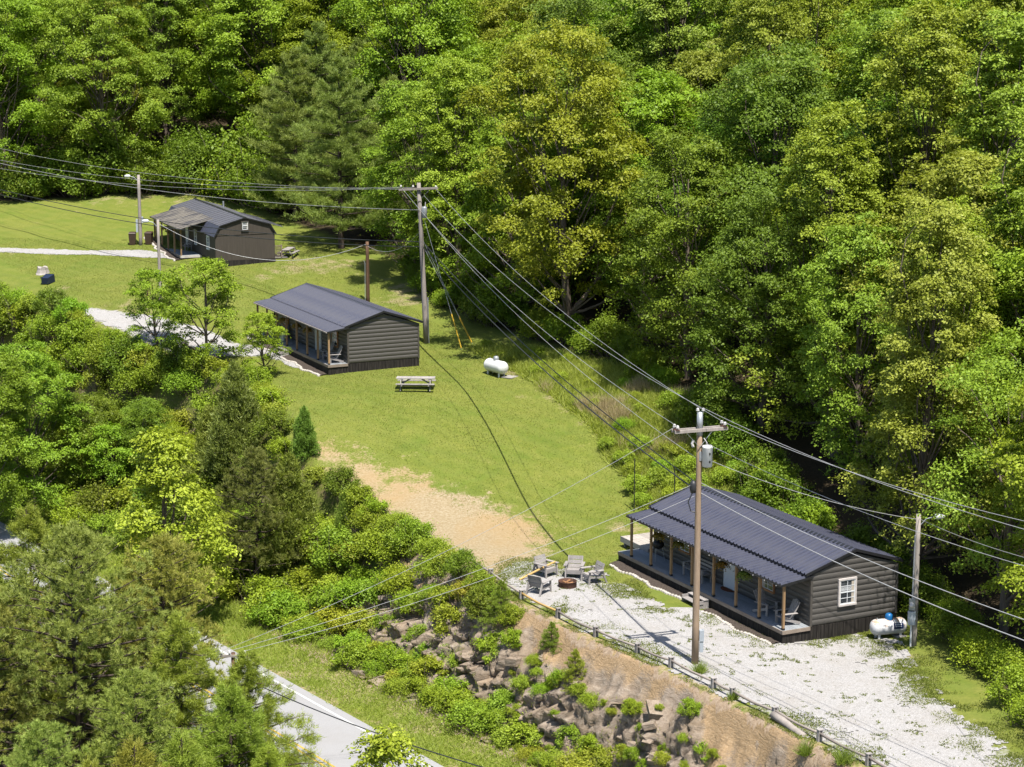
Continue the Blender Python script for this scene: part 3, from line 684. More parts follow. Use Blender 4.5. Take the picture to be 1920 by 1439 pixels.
# ------------------------------------------------------------------ the far barn-roofed cabin
def gambrel():
    Wd, L, base = 4.85, 16.5, .5
    g = at_z(405, 503, 7.76); yaw = .39
    c = empty('barn_cabin', (g[0], g[1], 7.8 + base), yaw, 'brown far cabin with rounded barn roof and shaded side porch', 'cabin')
    hw, kx, kz, ha = 2.05, .38, 2.75, 3.32; xm = Wd / 2
    prof = [(0, 0), (Wd, 0), (Wd, hw), (Wd - kx, kz), (xm, ha), (kx, kz), (0, hw)]
    m = MB(); n = len(prof); v = [(x, 0, z) for x, z in prof] + [(x, L, z) for x, z in prof]
    m.add(v, [tuple(range(n)), tuple(reversed(range(n, 2 * n)))] + [(i, n + i, n + (i + 1) % n, (i + 1) % n) for i in range(n)])
    wall = m.build('wall', M['siding3'], c)
    gr = MB()                                                     # thin battens where the siding sheets meet
    for i in range(1, 12):
        x = Wd * i / 12; zt = hw if True else 0
        gr.box(x - .006, x + .006, -.008, 0, .0, hw - .03)
    for i in range(1, 30): gr.box(-.008, 0, L * i / 30 - .006, L * i / 30 + .006, 0, hw - .03)
    gr.build('batten', M['siding3'], wall)
    MB().box(-.02, Wd + .02, -.03, -.005, hw - .03, hw + .035).build('belt_trim', M['siding3'], c)
    sk = MB(); sk.box(-.03, Wd + .03, -.03, L + .03, -1.5, -.02); sk.box(-1.75, -.03, 4.6, L - .3, -1.4, -.2); sk.build('skirting', M['skirt'], c)
    # roof slabs
    def slab(nm, a, b, y0, y1, mat, th=.06, seams=0):
        (xa, za), (xb, zb) = a, b; d = Vector((xb - xa, 0, zb - za)).normalized(); nn = Vector((-d.z, 0, d.x)); nn = nn if nn.z > 0 else -nn
        vv = []
        for y in (y0, y1):
            for x, z in ((xa, za), (xb, zb)): vv += [(x + nn.x * .015, y, z + nn.z * .015), (x + nn.x * th, y, z + nn.z * th)]
        o = MB().add(vv, [(0, 2, 3, 1), (4, 5, 7, 6), (1, 3, 7, 5), (0, 4, 6, 2), (0, 1, 5, 4), (2, 6, 7, 3)]).build(nm, mat, c)
        for i in range(seams):
            y = y0 + (y1 - y0) * (i + .5) / seams
            MB().bar((xa + nn.x * (th + .012), y, za + nn.z * (th + .012)), (xb + nn.x * (th + .012), y, zb + nn.z * (th + .012)), .05, .025, (0, 1, 0)).build('seam', mat, o)
        return o
    slab('upper_roof', (kx - .04, kz - .01), (xm, ha), -.12, L + .12, M['roof3'], seams=18)
    slab('upper_roof', (xm, ha), (Wd - kx + .04, kz - .01), -.12, L + .12, M['roof3'])
    ov = .2; dx, dz = -kx, hw - kz
    slab('lower_roof', (kx, kz), (kx + dx * (1 + ov * 1.6), kz + dz * (1 + ov * 1.0)), -.12, L + .12, M['roof'], seams=0)
    slab('lower_roof', (Wd - kx, kz), (Wd + .1, hw - .1), -.12, L + .12, M['roof'])
    slab('ridge_cap', (xm - .12, ha + .035), (xm + .12, ha + .035), -.13, L + .13, M['dark_trim'], .05)
    po = slab('porch_roof', (kx + .5, kz + .16), (-2.0, 2.16), 3.9, L - 2.0, M['roof3p'], seams=14)
    slab('rear_porch_roof', (Wd - kx - .4, kz + .14), (Wd + .8, 2.42), .3, 8.0, M['roof3'], seams=8)
    MB().bar((-2.0, 3.9, 2.17), (-2.0, L - 2.0, 2.17), .05, .1).build('gutter', M['dark_trim'], c)
    for yy in (.0, -.0):
        pass
    rt = MB()
    for a, b in (((0 - .12, hw - .18), (kx, kz + .03)), ((kx, kz + .03), (xm, ha + .04)), ((xm, ha + .04), (Wd - kx, kz + .03)), ((Wd - kx, kz + .03), (Wd + .1, hw - .1))):
        rt.bar((a[0], -.13, a[1]), (b[0], -.13, b[1]), .02, .09)
    rt.build('rake_trim', M['dark_trim'], c)
    # porch
    fl = MB()
    for i in range(12): fl.box(-1.75 + i * .146, -1.75 + i * .146 + .138, 4.55, L - .3, -.06, -.02 - .005 * random.random())
    tag(fl.build('porch_floor', M['deck_grey'], c), kind='stuff')
    MB().box(-1.78, -.0, 4.51, 4.547, -.2, -.012).build('edge_board', M['trim'], c)
    MB().box(-1.79, -1.755, 4.55, L - .3, -.2, -.014).build('edge_board', M['deck_edge'], c)
    for y in (4.7, 7.0, 9.3, 11.6, 13.6, L - 2.2): MB().box(-1.72, -1.6, y - .06, y + .06, -.02, 2.22).build('porch_post', M['post'], c)
    MB().box(-.04, .0, 9.0, 9.9, .0, 1.95).build('door', M['door'], c)
    window(c, 'x-', 2.2, 1.25, .62, .95, .0, M['white'], False, (2, 2))
    window(c, 'x-', 6.4, 1.3, .55, 1.2, .0, M['white'], False, (1, 2))
    window(c, 'y-', xm, 2.72, .46, .6, -.02, M['corner'], True, (1, 2))
    # rear deck with railing
    dk = MB(); dk.box(Wd + .02, Wd + 1.3, .8, 4.0, -.1, -.03); dk.build('rear_deck', M['weathered'], c)
    rl = MB(); rl.box(Wd + .02, Wd + .75, .8, .86, .86, .92)
    for i in range(7): rl.box(Wd + .06 + i * .11, Wd + .1 + i * .11, .81, .85, -.03, .86)
    rl.box(Wd + .72, Wd + .82, .78, .88, -.03, .98); rl.build('railing', M['deck_edge'], c)
    MB().box(Wd + .1, Wd + .8, .3, .78, -.9, -.34).build('step', M['weathered'], c)
    MB().box(Wd + .02, Wd + 1.25, .85, 3.9, -1.4, -.1).build('skirting', M['skirt'], c)
    MB().tube([(xm + .6, 9, ha - .3), (xm + .6, 9, ha + .5)], .07, 8).build('flue_pipe', M['galv'], c)
    return c
cab3 = gambrel()

# ------------------------------------------------------------------ low rail fence
def fence():
    c = empty('rail_fence', tuple(FENCE_W[6]), 0, 'low weathered rail fence along the top of the rock bank', 'fence')
    o = Vector(FENCE_W[6]); P_ = []
    for i, p in enumerate(FENCE_W):
        z = gz(p[0], p[1]); q = Vector((p[0], p[1], z)) - o; P_.append(q)
        d = Vector(FENCE_W[min(i + 1, 12)]) - Vector(FENCE_W[max(i - 1, 0)]); a = math.atan2(d.y, d.x)
        m = MB(); m.box(-.07, .07, -.11, -.045, -.4, .46); m.box(-.07, .07, .045, .11, -.4, .46); m.box(-.08, .08, -.12, .12, .462, .50); m.box(-.05, .05, -.043, .043, -.4, .22)
        b = m.build('post', M['weathered'], c); b.location = q; b.rotation_euler = (random.uniform(-.05, .05), random.uniform(-.05, .05), a)
    for i in range(12):
        a, b = P_[i] + Vector((0, 0, .33)), P_[i + 1] + Vector((0, 0, .33)); md = (a + b) / 2; md.z -= .04 + .05 * random.random()
        L_ = (b - a).length; m = MB().tube([(-L_ / 2, 0, 0), (-L_ / 4, .01, (md - (a + b) / 2).z * .7), (0, 0, (md - (a + b) / 2).z), (L_ / 4, 0.01, (md - (a + b) / 2).z * .7), (L_ / 2, 0, 0)], [.06, .058, .055, .056, .05], 8)
        r = m.build('rail', M['rail_new' if i == 2 else 'rail'], c, True); r.location = (a + b) / 2
        d = b - a; r.rotation_euler = (0, -math.atan2(d.z, math.hypot(d.x, d.y)), math.atan2(d.y, d.x))
        if i == 2: r['label'] = 'newer yellow peeled rail beside the fire ring'
fence()
lg = ground(1478, 1366); m = MB().tube([(-1.05, 0, 0), (-.4, .02, .01), (.4, -.02, 0), (1.05, 0, 0)], [.16, .165, .15, .14], 10)
o = m.build('log', M['pole_grey'], None, True); o.location = (lg[0], lg[1], lg[2] + .12); o.rotation_euler = (0, .12, math.atan2(-.871, .49)); tag(o, 'loose grey log lying on the bank below the fence', 'log')

# ------------------------------------------------------------------ furniture
def adirondack(loc, rz, label, mat='weathered'):
    c = empty('adirondack_chair', loc, rz, label, 'chair', None)            # faces local -y
    s = MB()
    for i in range(6): s.bar((-.3, -.28 + i * .1, .38 - i * .025), (.3, -.28 + i * .1, .38 - i * .025), .085, .022)
    s.build('seat', M[mat], c)
    b = MB()
    for i in range(5):
        x = -.24 + i * .12; t = 1.12 - abs(i - 2) * .035; b.bar((x, .18, .24), (x * 1.12, .58, t), .105, .022, (0, 1, .4))
    b.bar((-.3, .33, .55), (.3, .33, .55), .03, .07); b.bar((-.3, .51, .9), (.3, .51, .9), .03, .07); b.build('backrest', M[mat], c)
    for sx in (-1, 1):
        MB().box(sx * .37 - .07, sx * .37 + .07, -.38, .42, .56, .585).build('armrest', M[mat], c)
        MB().box(sx * .325 - .02, sx * .325 + .02, -.34, -.22, .0, .56).build('leg', M[mat], c)
        MB().bar((sx * .30, -.3, .34), (sx * .30, .62, .06), .03, .12, (0, 0, 1)).build('leg', M[mat], c)
    return c
def armchair(loc, rz, label):
    c = empty('armchair', loc, rz, label, 'chair', None)
    for i, y in enumerate((-.26, -.09, .08, .24)):
        MB().bar((-.36, y, .44 - i * .02), (.36, y, .44 - i * .02), .155, .04).build('seat_plank', M['weathered'], c)
    MB().box(-.36, .36, -.36, -.32, .24, .42).build('front_board', M['weathered'], c)
    for z0, y0 in ((.50, .33), (.70, .40), (.90, .47)):
        MB().bar((-.37, y0, z0), (.37, y0, z0), .04, .185, (0, .33, .94)).build('back_plank', M['weathered'], c)
    for sx in (-1, 1):
        MB().box(sx * .42 - .09, sx * .42 + .09, -.42, .42, .66, .70).build('armrest', M['weathered'], c)
        MB().bar((sx * .40, -.40, .0), (sx * .40, -.32, .66), .09, .07, (1, 0, 0)).build('leg', M['weathered'], c)
        MB().bar((sx * .40, .62, .0), (sx * .40, .36, .66), .09, .07, (1, 0, 0)).build('leg', M['weathered'], c)
        MB().bar((sx * .38, -.36, .36), (sx * .38, .46, .30), .04, .09).build('side_rail', M['weathered'], c)
        MB().bar((sx * .36, .30, .4), (sx * .36, .50, .98), .06, .05, (1, 0, 0)).build('back_post', M['weathered'], c)
    return c
def gp(px, py): return Vector(ground(px, py))
pit = gp(1064, 1101)
def face(p, q): return math.atan2(q.y - p.y, q.x - p.x) + math.pi / 2      # local -y towards q
for (px, py), lab, dr in (((1024, 1080), 'weathered wooden armchair behind the leaning pole, back-left of the fire ring', .3), ((1077, 1082), 'weathered wooden armchair facing forward directly behind the fire ring', .05),
                          ((1110, 1092), 'weathered wooden armchair at the right of the fire ring', -.15), ((1012, 1112), 'weathered wooden armchair nearest the fence, left of the fire ring', .35)):
    p = gp(px, py); armchair(tuple(p), face(p, pit) + dr, lab)
fr_ = empty('fire_ring', tuple(pit), 0, 'round rusty steel fire ring on the white gravel among the armchairs', 'fire pit')
MB().lathe([(.46, -.05), (.46, .30), (.47, .31), (.47, .33), (.435, .33), (.435, .02)], 28).build('steel_ring', M['rust'], fr_, True)
MB().lathe([(.43, .06), (.2, .09), (.02, .08)], 16).build('ash_bed', M['mulch'], fr_)
for i, (a, ln, zz) in enumerate(((.3, .6, .17), (1.4, .55, .22), (2.4, .6, .2), (.9, .45, .28))):
    d = Vector((math.cos(a), math.sin(a), .12)) * ln / 2; o = MB().tube([tuple(-d), tuple(d)], .05, 7).build('firewood', M['charcoal']); o.location = pit + Vector((0, 0, zz))
    tag(o, 'split firewood stick heaped inside the fire ring', 'firewood', 'firewood in the fire ring')
a, b = gp(974, 1089) + Vector((0, 0, .05)), gp(1041, 1079) + Vector((0, 0, .72)); b = a + (b - a)
o = MB().tube([tuple(Vector((0, 0, 0))), tuple((b - a) * .5 + Vector((0, 0, .01))), tuple(b - a)], [.05, .055, .05], 8).build('pole', M['rail_new']); o.location = a; tag(o, 'peeled pole leaning on the arm of a chair left of the fire ring', 'pole')
def picnic(loc, rz, label):
    c = empty('picnic_table', loc, rz, label, 'picnic table')
    for i in range(5): MB().box(-1.22, 1.22, -.375 + i * .152, -.375 + i * .152 + .142, .72, .76).build('top_plank', M['weathered'], c)
    for s in (-1, 1):
        for k_ in (0, 1): MB().box(-1.22, 1.22, s * (.62 + k_ * .15) - .07, s * (.62 + k_ * .15) + .07, .42, .46).build('bench_plank', M['weathered'], c)
        MB().box(s * .85 - .04, s * .85 + .04, -.84, .84, .33, .418).build('cross_beam', M['weathered'], c)
        MB().box(s * .852 - .04, s * .852 + .04, -.36, .36, .63, .718).build('top_beam', M['weathered'], c)
        for t in (-1, 1): MB().bar((s * .93, t * .72, 0), (s * .93, t * .28, .72), .09, .045, (1, 0, 0)).build('leg', M['weathered'], c)
        MB().bar((s * .84, 0, .38), (s * .3, 0, .7), .04, .09).build('brace', M['weathered'], c)
    return c
p = gp(780, 730); picnic(tuple(p), -.03, 'grey picnic table on the lawn beside the middle cabin')
p = gp(541, 481); picnic(tuple(p), math.pi / 2 - .15, 'brown picnic table behind the far cabin').scale = (.85,) * 3

# porch furniture, near cabin
adirondack(on(cab1, .85, 2.55, 0), .463 + .25, 'grey slatted chair between the last two porch posts of the near cabin')
adirondack(on(cab1, .72, .85, 0), .463 - math.pi / 2 - .1, 'grey slatted chair at the sunlit porch end of the near cabin')
adirondack(on(cab2, .66, .8, 0), .449 - math.pi / 2 - .1, 'grey slatted chair at the sunlit porch end of the middle cabin')
adirondack(on(cab2, .66, 2.3, 0), .449 - math.pi / 2, 'grey slatted chair second from the sunlit porch end of the middle cabin')
adirondack(on(cab2, .7, 13.4, 0), .449 + 2.7, 'dark chair at the far shaded end of the middle cabin porch', 'cushion')
adirondack(on(cab2, .8, 11.3, 0), .449 - 1.5, 'dark chair in the shade beside the white bin on the middle cabin porch', 'cushion')
def bench(loc, rz, label, L=1.9):
    c = empty('bench', loc, rz, label, 'bench')
    for i in range(4): MB().box(-L / 2, L / 2, -.28 + i * .13, -.28 + i * .13 + .115, .42, .45).build('seat_slat', M['weathered'], c)
    for i in range(3): MB().bar((-L / 2, .27 + i * .05, .58 + i * .16), (L / 2, .27 + i * .05, .58 + i * .16), .025, .12).build('back_slat', M['weathered'], c)
    for s in (-1, 1):
        MB().box(s * (L / 2 - .08) - .035, s * (L / 2 - .08) + .035, -.28, -.2, 0, .64).build('leg', M['weathered'], c); MB().bar((s * (L / 2 - .08), .24, 0), (s * (L / 2 - .08), .42, .98), .07, .07, (1, 0, 0)).build('leg', M['weathered'], c)
        MB().box(s * (L / 2 - .08) - .05, s * (L / 2 - .08) + .05, -.3, .32, .641, .67).build('armrest', M['weathered'], c)
    return c
bench(on(cab1, 1.0, 9.0, 0), .463 - math.pi / 2, 'grey slatted bench against the shaded wall of the near cabin')
bench(on(cab3, -.55, 7.6, -.02), .39 - math.pi / 2, 'brown bench on the shaded porch of the far cabin', 1.3)
def grill(loc, rz, label):
    c = empty('grill', loc, rz, label, 'grill')
    MB().lathe([(.02, .62), (.2, .66), (.3, .78), (.31, .86), (.3, .94), (.18, 1.06), (.02, 1.09)], 14).build('bowl', M['black'], c, True)
    for i in range(3):
        a = i * 2.1; MB().tube([(.22 * math.cos(a), .22 * math.sin(a), .7), (.34 * math.cos(a), .34 * math.sin(a), 0)], .018, 6).build('leg', M['galv'], c)
    MB().tube([(-.1, 0, 1.1), (-.06, 0, 1.16), (.06, 0, 1.16), (.1, 0, 1.1)], .015, 6).build('handle', M['black'], c)
grill(on(cab1, .95, 12.7, 0), 0, 'black kettle grill at the far end of the near cabin porch')
def mat_(c, x, y, label):
    m = MB(); n = 20; v = [(0, 0, .018)] + [(.36 * math.cos(math.pi * i / n + math.pi / 2), .55 * math.sin(math.pi * i / n + math.pi / 2), .018) for i in range(n + 1)]
    v2 = [(a_, b_, .002) for a_, b_, _ in v]; k_ = len(v)
    m.add(v + v2, [(0, i, i + 1) for i in range(1, k_ - 1)] + [(k_ + i, i, i + 1, k_ + i + 1) if False else (i, k_ + i, k_ + i + 1, i + 1) for i in range(1, k_ - 1)])
    o = m.build('doormat', M['mat']); o.location = on(c, x, y, 0); o.rotation_euler = (0, 0, c.rotation_euler.z); tag(o, label, 'doormat')
mat_(cab1, 1.42, 6.7, 'brown half-round doormat before the white door of the near cabin')
def fern(c, x, y, z, label, seed, tint):
    r = np.random.default_rng(seed); e = empty('hanging_plant', on(c, x, y, z), 0, label, 'hanging plant')
    MB().lathe([(.02, -.12), (.11, -.10), (.15, .04), (.13, .04)], 12).build('pot', M['pot'], e)
    hk = MB(); [hk.tube([(.12 * math.cos(a), .12 * math.sin(a), .04), (0, 0, .36)], .006, 4) for a in (0, 2.1, 4.2)]; hk.build('hanger', M['black'], e)
    pos = []; dr = []; ln = []
    for i in range(70):
        a = r.uniform(0, 6.28); L_ = r.uniform(.22, .42); el = r.uniform(.1, .9)
        for t in np.linspace(.15, 1, 7):
            q = np.array([math.cos(a) * L_ * t * math.cos(el * (1 - t)), math.sin(a) * L_ * t * math.cos(el * (1 - t)), .05 + L_ * (math.sin(el) * t - 1.1 * t * t)])
            for s in (-1, 1): pos.append(q); dr.append((math.cos(a + s * 1.1), math.sin(a + s * 1.1), -.4)); ln.append(.12 * (1.15 - t * .6))
    me = blades('fronds', np.array(pos), np.array(dr), np.array(ln), .05, M['fern'], r); o = link('fronds', me, e); o.color = (*tint, 1)
def blades(name, pos, dr, ln, w, mat, r):
    """flat tapering blades: one triangle each"""
    d = dr / (np.linalg.norm(dr, axis=1, keepdims=True) + 1e-9); rv = r.normal(size=d.shape); sd = np.cross(d, rv); sd /= (np.linalg.norm(sd, axis=1, keepdims=True) + 1e-9)
    w = np.broadcast_to(np.asarray(w, float), ln.shape)[:, None]
    V = np.stack([pos - sd * w / 2, pos + sd * w / 2, pos + d * ln[:, None]], 1).reshape(-1, 3)
    F = np.arange(len(V)).reshape(-1, 3); vv = np.repeat(r.random(len(pos)), 3)
    return np_mesh(name, V, F, mat, False, {'v': ('FLOAT', vv)})
for y, lab, tint in ((11.75, 'golden hanging fern between the two farthest porch posts of the near cabin', (1.3, .95, .6)), (9.85, 'yellowing hanging fern above the bench of the near cabin', (1.1, 1.0, .6)), (5.75, 'brown hanging fern left of the white door of the near cabin', (1.2, .75, .45)), (3.85, 'fresh green hanging fern right of the white door of the near cabin', (1.0, 1.35, .8))):
    fern(cab1, .38, y, 1.66, lab, int(y * 10), tint)
for y, lab, tint in ((11.9, 'hanging fern near the far end of the middle cabin porch', (1, 1, .7)), (9.7, 'golden hanging fern above the white bin on the middle cabin porch', (1.3, .95, .6)), (7.0, 'golden hanging fern left of the middle cabin door', (1.3, .9, .5)), (4.9, 'brown hanging fern right of the middle cabin door', (1.2, .8, .5))):
    fern(cab2, .38, y, 1.62, lab, int(y * 10), tint)
for y in (8.6, 11.0): fern(cab3, -1.5, y, 1.62, ('nearer' if y < 9 else 'farther') + ' hanging basket under the porch roof of the far cabin', int(y), (.8, .6, .45))
o = MB().lathe([(.02, .0), (.2, .01), (.235, .62), (.25, .63), (.25, .66), (.02, .67)], 16).build('bin', M['white']); o.location = on(cab2, .55, 10.4, 0); tag(o, 'white round bin on the middle cabin porch', 'bin')
o = MB().lathe([(.02, 1.75), (.1, 1.72), (.12, 1.2), (.08, .75), (.02, .7)], 12).build('windsock', M['pink'], None, True); o.location = on(cab3, -1.72, 12.6, 0); tag(o, 'folded pale pink hanging fabric under the far cabin porch roof', 'decoration')
# globe lights strung along the near cabin's eave
sl = empty('string_lights', on(cab1, -.2, 7, 2.15), .463, 'string of small globe lights along the eave of the near cabin', 'string lights')
cb = MB(); cb.tube([(0, -6.9 + i * .46, -.02 - (.02 if i % 2 else 0)) for i in range(31)], .008, 4); cb.build('cord', M['cable'], sl)
for i in range(15): 
    o = MB().lathe([(.0, .0), (.02, -.015), (.026, -.035), (.015, -.055), (0, -.06)], 8, (0, -6.7 + i * .95, -.03)).build('globe', M['porcelain'], sl)
# the raised side deck at the far end of the near cabin
sd = empty('side_deck', on(cab1, 1.3, 14.2, .18), .463, 'pale raised plank deck beyond the far end of the near cabin', 'deck')
for i in range(13): MB().box(i * .25, i * .25 + .24, .05, 2.9, -.04, 0).build('plank', M['pale_deck'], sd)
MB().box(-.04, -.003, .0, 2.95, -.3, .0).build('rim_board', M['weathered'], sd); MB().box(-.04, 3.3, .0, .045, -.3, -.002).build('rim_board', M['weathered'], sd)
for x, y in ((.1, .2), (.1, 2.7), (3.0, .2), (3.0, 2.7)): MB().box(x, x + .12, y, y + .12, -1.3, -.045).build('leg', M['weathered'], sd)
# mulch beds with pale edging stones
def bed(c, x0, x1, y0, y1, name_label):
    r = np.random.default_rng(int(y1 * 10)); n = int((y1 - y0) / .25); V = []; F = []
    for i in range(n + 1):
        y = y0 + (y1 - y0) * i / n; wob = .12 * math.sin(y * 1.7) + .06 * math.sin(y * 4.1)
        for x, dz in ((x1, .05), ((x0 + x1) / 2, .09), (x0 + wob, .03)):
            p = on(c, x, y, 0); V.append((p.x, p.y, gz(p.x, p.y) + dz + .03 * r.random()))
    for i in range(n):
        for j in range(2): F.append((3 * i + j, 3 * i + j + 1, 3 * i + j + 4, 3 * i + j + 3))
    me = bpy.data.meshes.new('mulch_bed'); me.from_pydata(V, [], F); me.materials.append(M['mulch']); b = tag(link('mulch_bed', me), name_label, kind='structure')
    st = MB()
    for i in range(int((y1 - y0) / .2)):
        y = y0 + i * .2; wob = .12 * math.sin(y * 1.7) + .06 * math.sin(y * 4.1); p = on(c, x0 + wob - .08, y, 0); z = gz(p.x, p.y); s = r.uniform(.08, .14)
        b0 = len(st.v); st.lathe([(.02, -.05), (s, 0), (s * .9, .07), (.03, .11)], 6, (p.x, p.y, z))
    tag(st.build('edging_stones', M['stone_edge'], b), kind='stuff')
bed(cab1, -.62, -.03, 8.0, 14.9, 'dark mulch strip with pale stone edging along the far half of the near porch')
bed(cab1, -.55, -.03, .1, 5.9, 'dark mulch strip along the near half of the near porch')
bed(cab2, -.6, -.03, .1, 7.2, 'dark mulch strip along the near half of the middle cabin porch')
bed(cab2, -.6, -.03, 9.2, 14.6, 'dark mulch strip along the far half of the middle cabin porch')
bed(cab3, -2.3, -1.8, 4.4, 15.5, 'dark mulch strip along the far cabin porch')

# ------------------------------------------------------------------ propane tanks
def tank(loc, rz, L, R, label, mat, dome, legs, blk=False, lbl=False):
    c = empty('propane_tank', loc, rz, label, 'propane tank'); zc = R + .22
    n = 8; prof = [(R * math.sin(t), -L / 2 + R * .75 - R * .75 * math.cos(t)) for t in np.linspace(.03, math.pi / 2, n)]
    prof = prof + [(R, 0)] + [(r_, -x_) for r_, x_ in reversed(prof)]
    b = MB().lathe(prof, 28, (0, 0, zc), 'x').build('shell', mat, c, True)
    w = MB()
    for x in (-L / 2 + R * .8, L / 2 - R * .8): w.lathe([(R + .002, x - .012), (R + .007, x - .006), (R + .007, x + .006), (R + .002, x + .012)], 28, (0, 0, zc), 'x')
    w.build('weld_seam', mat, b)
    MB().lathe([(.0, .26), (.1, .25), (.17, .2), (.19, .08), (.19, -.06)], 16, (.02, 0, zc + R)).build('valve_dome', dome, c, True)
    for x in (-L * .3, L * .3):
        for s in (-1, 1): MB().box(x - .05, x + .05, s * R * .5 - .03, s * R * .5 + .03, .0 if not (blk and x > 0) else .16, zc - R * .75).build('leg', M['white_metal'], c)
    MB().tube([(-L * .32, 0, zc + R - .02), (-L * .32, 0, zc + R + .07)], .03, 8).build('lifting_lug', M['galv'], c)
    if blk: MB().box(L * .3 - .25, L * .3 + .25, -R * .5 - .15, R * .5 + .15, 0, .155).build('footing_block', M['concrete'], c)
    if lbl:
        # curved blue label with white lettering on the viewer's side
        def patch(x0, x1, a0, a1, rr, mat_, nm):
            V = []; F = []; k_ = 6
            for i in range(k_ + 1):
                a = a0 + (a1 - a0) * i / k_
                for x in (x0, x1): V.append((x, -math.cos(a) * rr, zc + math.sin(a) * rr))
            for i in range(k_): F.append((2 * i, 2 * i + 1, 2 * i + 3, 2 * i + 2))
            me = bpy.data.meshes.new(nm); me.from_pydata(V, [], F); me.materials.append(mat_); return link(nm, me, c)
        patch(.10, .62, -.12, .62, R + .004, M['label_blue'], 'label_plate')
        for i, (x, hgt) in enumerate(((.17, .2), (.22, .13), (.27, .13), (.32, .2), (.37, .13), (.42, .13), (.47, .17))): patch(x, x + .03, .34, .34 + hgt, R + .008, M['white'], 'lettering')
        patch(.18, .5, .16, .21, R + .008, M['white'], 'lettering')
    return c
p = gp(930, 704); tank((p.x, p.y, p.z - .04), -.95, 2.1, .42, 'clean white propane tank on the lawn at the foot of the weedy bank', M['white_metal'], M['galv'], 2)
MB_pad = MB().box(-.4, .4, -.5, .5, 0, .05).build('paver_slab', M['concrete']); q = gp(957, 707); MB_pad.location = (q.x, q.y, q.z - .01); MB_pad.rotation_euler = (0, 0, -.6); tag(MB_pad, 'flat brown-grey slab on the lawn behind the white propane tank', 'slab')
p = gp(1667, 1199); tank((p.x, p.y + .3, p.z - .06), .28, 1.8, .37, 'rust-stained propane tank with blue dome beside the near cabin', M['tank_rusty'], M['blue_dome'], 2, True, True)

# ------------------------------------------------------------------ utility poles, lamps and wires
def pole(base, h, r0, r1, mat, label, name='utility_pole', lean=(0, 0)):
    c = empty(name, tuple(base), 0, label, 'utility pole'); n = 6
    MB().tube([(lean[0] * t, lean[1] * t, -.6 + (h + .6) * t) for t in np.linspace(0, 1, n)], [r0 + (r1 - r0) * t for t in np.linspace(0, 1, n)], 14).build('shaft', mat, c, True); return c
def insulator(c, x, y, z, mat='porcelain'):
    MB().lathe([(.02, 0), (.035, .0), (.035, .06), (.08, .08), (.08, .11), (.05, .13), (.07, .16), (.03, .2), (.0, .2)], 10, (x, y, z)).build('insulator', M[mat], c, True)
pb = gp(1303, 1245)
mp = pole(pb, 11.3, .165, .115, M['pole'], 'tall brown utility pole with white transformer at the fence', lean=(.03, 0))
MB().tube([(.03, 0, 10.3), (.03, 0, 11.32)], [.135, .128], 14).build('pole_top_sleeve', M['galv'], mp, True)
AX = Vector((.94, .34, 0)).normalized()                       # cross-arm direction of the near pole
for s, nm in ((-.16, 1), (.16, 1)):
    off = Vector((-AX.y, AX.x, 0)) * s; a = off - AX * 1.25 + Vector((.03, 0, 10.55)); b = off + AX * 1.25 + Vector((.03, 0, 10.55))
    MB().bar(tuple(a), tuple(b), .1, .13).build('crossarm', M['pole_grey'], mp)
for t in (-1.12, 1.12):
    pl = MB().bar(tuple(AX * (t - .09) + Vector((.03, 0, 10.62))), tuple(AX * (t + .09) + Vector((.03, 0, 10.62))), .5, .02).build('end_bracket', M['rust'], mp)
    for s in (-.16, .16): q = Vector((-AX.y, AX.x, 0)) * s + AX * t; insulator(mp, q.x + .03, q.y, 10.64)
for s in (-.1, .14): insulator(mp, .03 + s, 0, 11.3)
for s in (-1, 1): MB().bar(tuple(AX * (s * .62) + Vector((0, -.2, 10.5))), (0.02, -.17, 9.8), .035, .012).build('brace', M['galv'], mp)
tr = MB().lathe([(.0, .95), (.2, .93), (.235, .88), (.235, .84), (.225, .82), (.225, .02), (.2, 0), (0, 0)], 22, (.36, -.16, 8.95)).build('transformer', M['white_metal'], mp, True)
for zz in (.55, .2): MB().box(.42, .48, -.398, -.37, 8.95 + zz, 9.05 + zz).build('marking', M['black'], tr)
MB().tube([(.34, -.16, 9.88), (.34, -.16, 10.0), (.2, -.1, 10.2)], .02, 6).build('bushing', M['porcelain'], tr)
MB().box(.02, .2, -.14, .14, 9.2, 9.6).build('mounting_bracket', M['galv'], mp)
MB().tube([(-.25, -.1, 9.8), (-.3, -.1, 9.95), (-.24, -.1, 10.1)], .06, 8).build('surge_arrester', M['porcelain'], mp)
MB().lathe([(.0, -.3), (.12, -.26), (.16, -.1), (.16, .12), (.1, .26), (0, .28)], 12, (-.2, .05, 8.0)).build('splice_box', M['cable'], mp, True)
MB().tube([(-.22, .0, 7.8), (-.42, -.05, 7.35), (-.3, -.1, 6.95), (-.12, -.12, 6.9)], .03, 6).build('cable_loop', M['cable'], mp)
bx_ = MB().box(.17, .37, -.1, .12, 1.05, 1.55); bx_.box(.19, .35, -.08, .1, .55, 1.0); bx_.build('meter_box', M['box_grey'], mp)
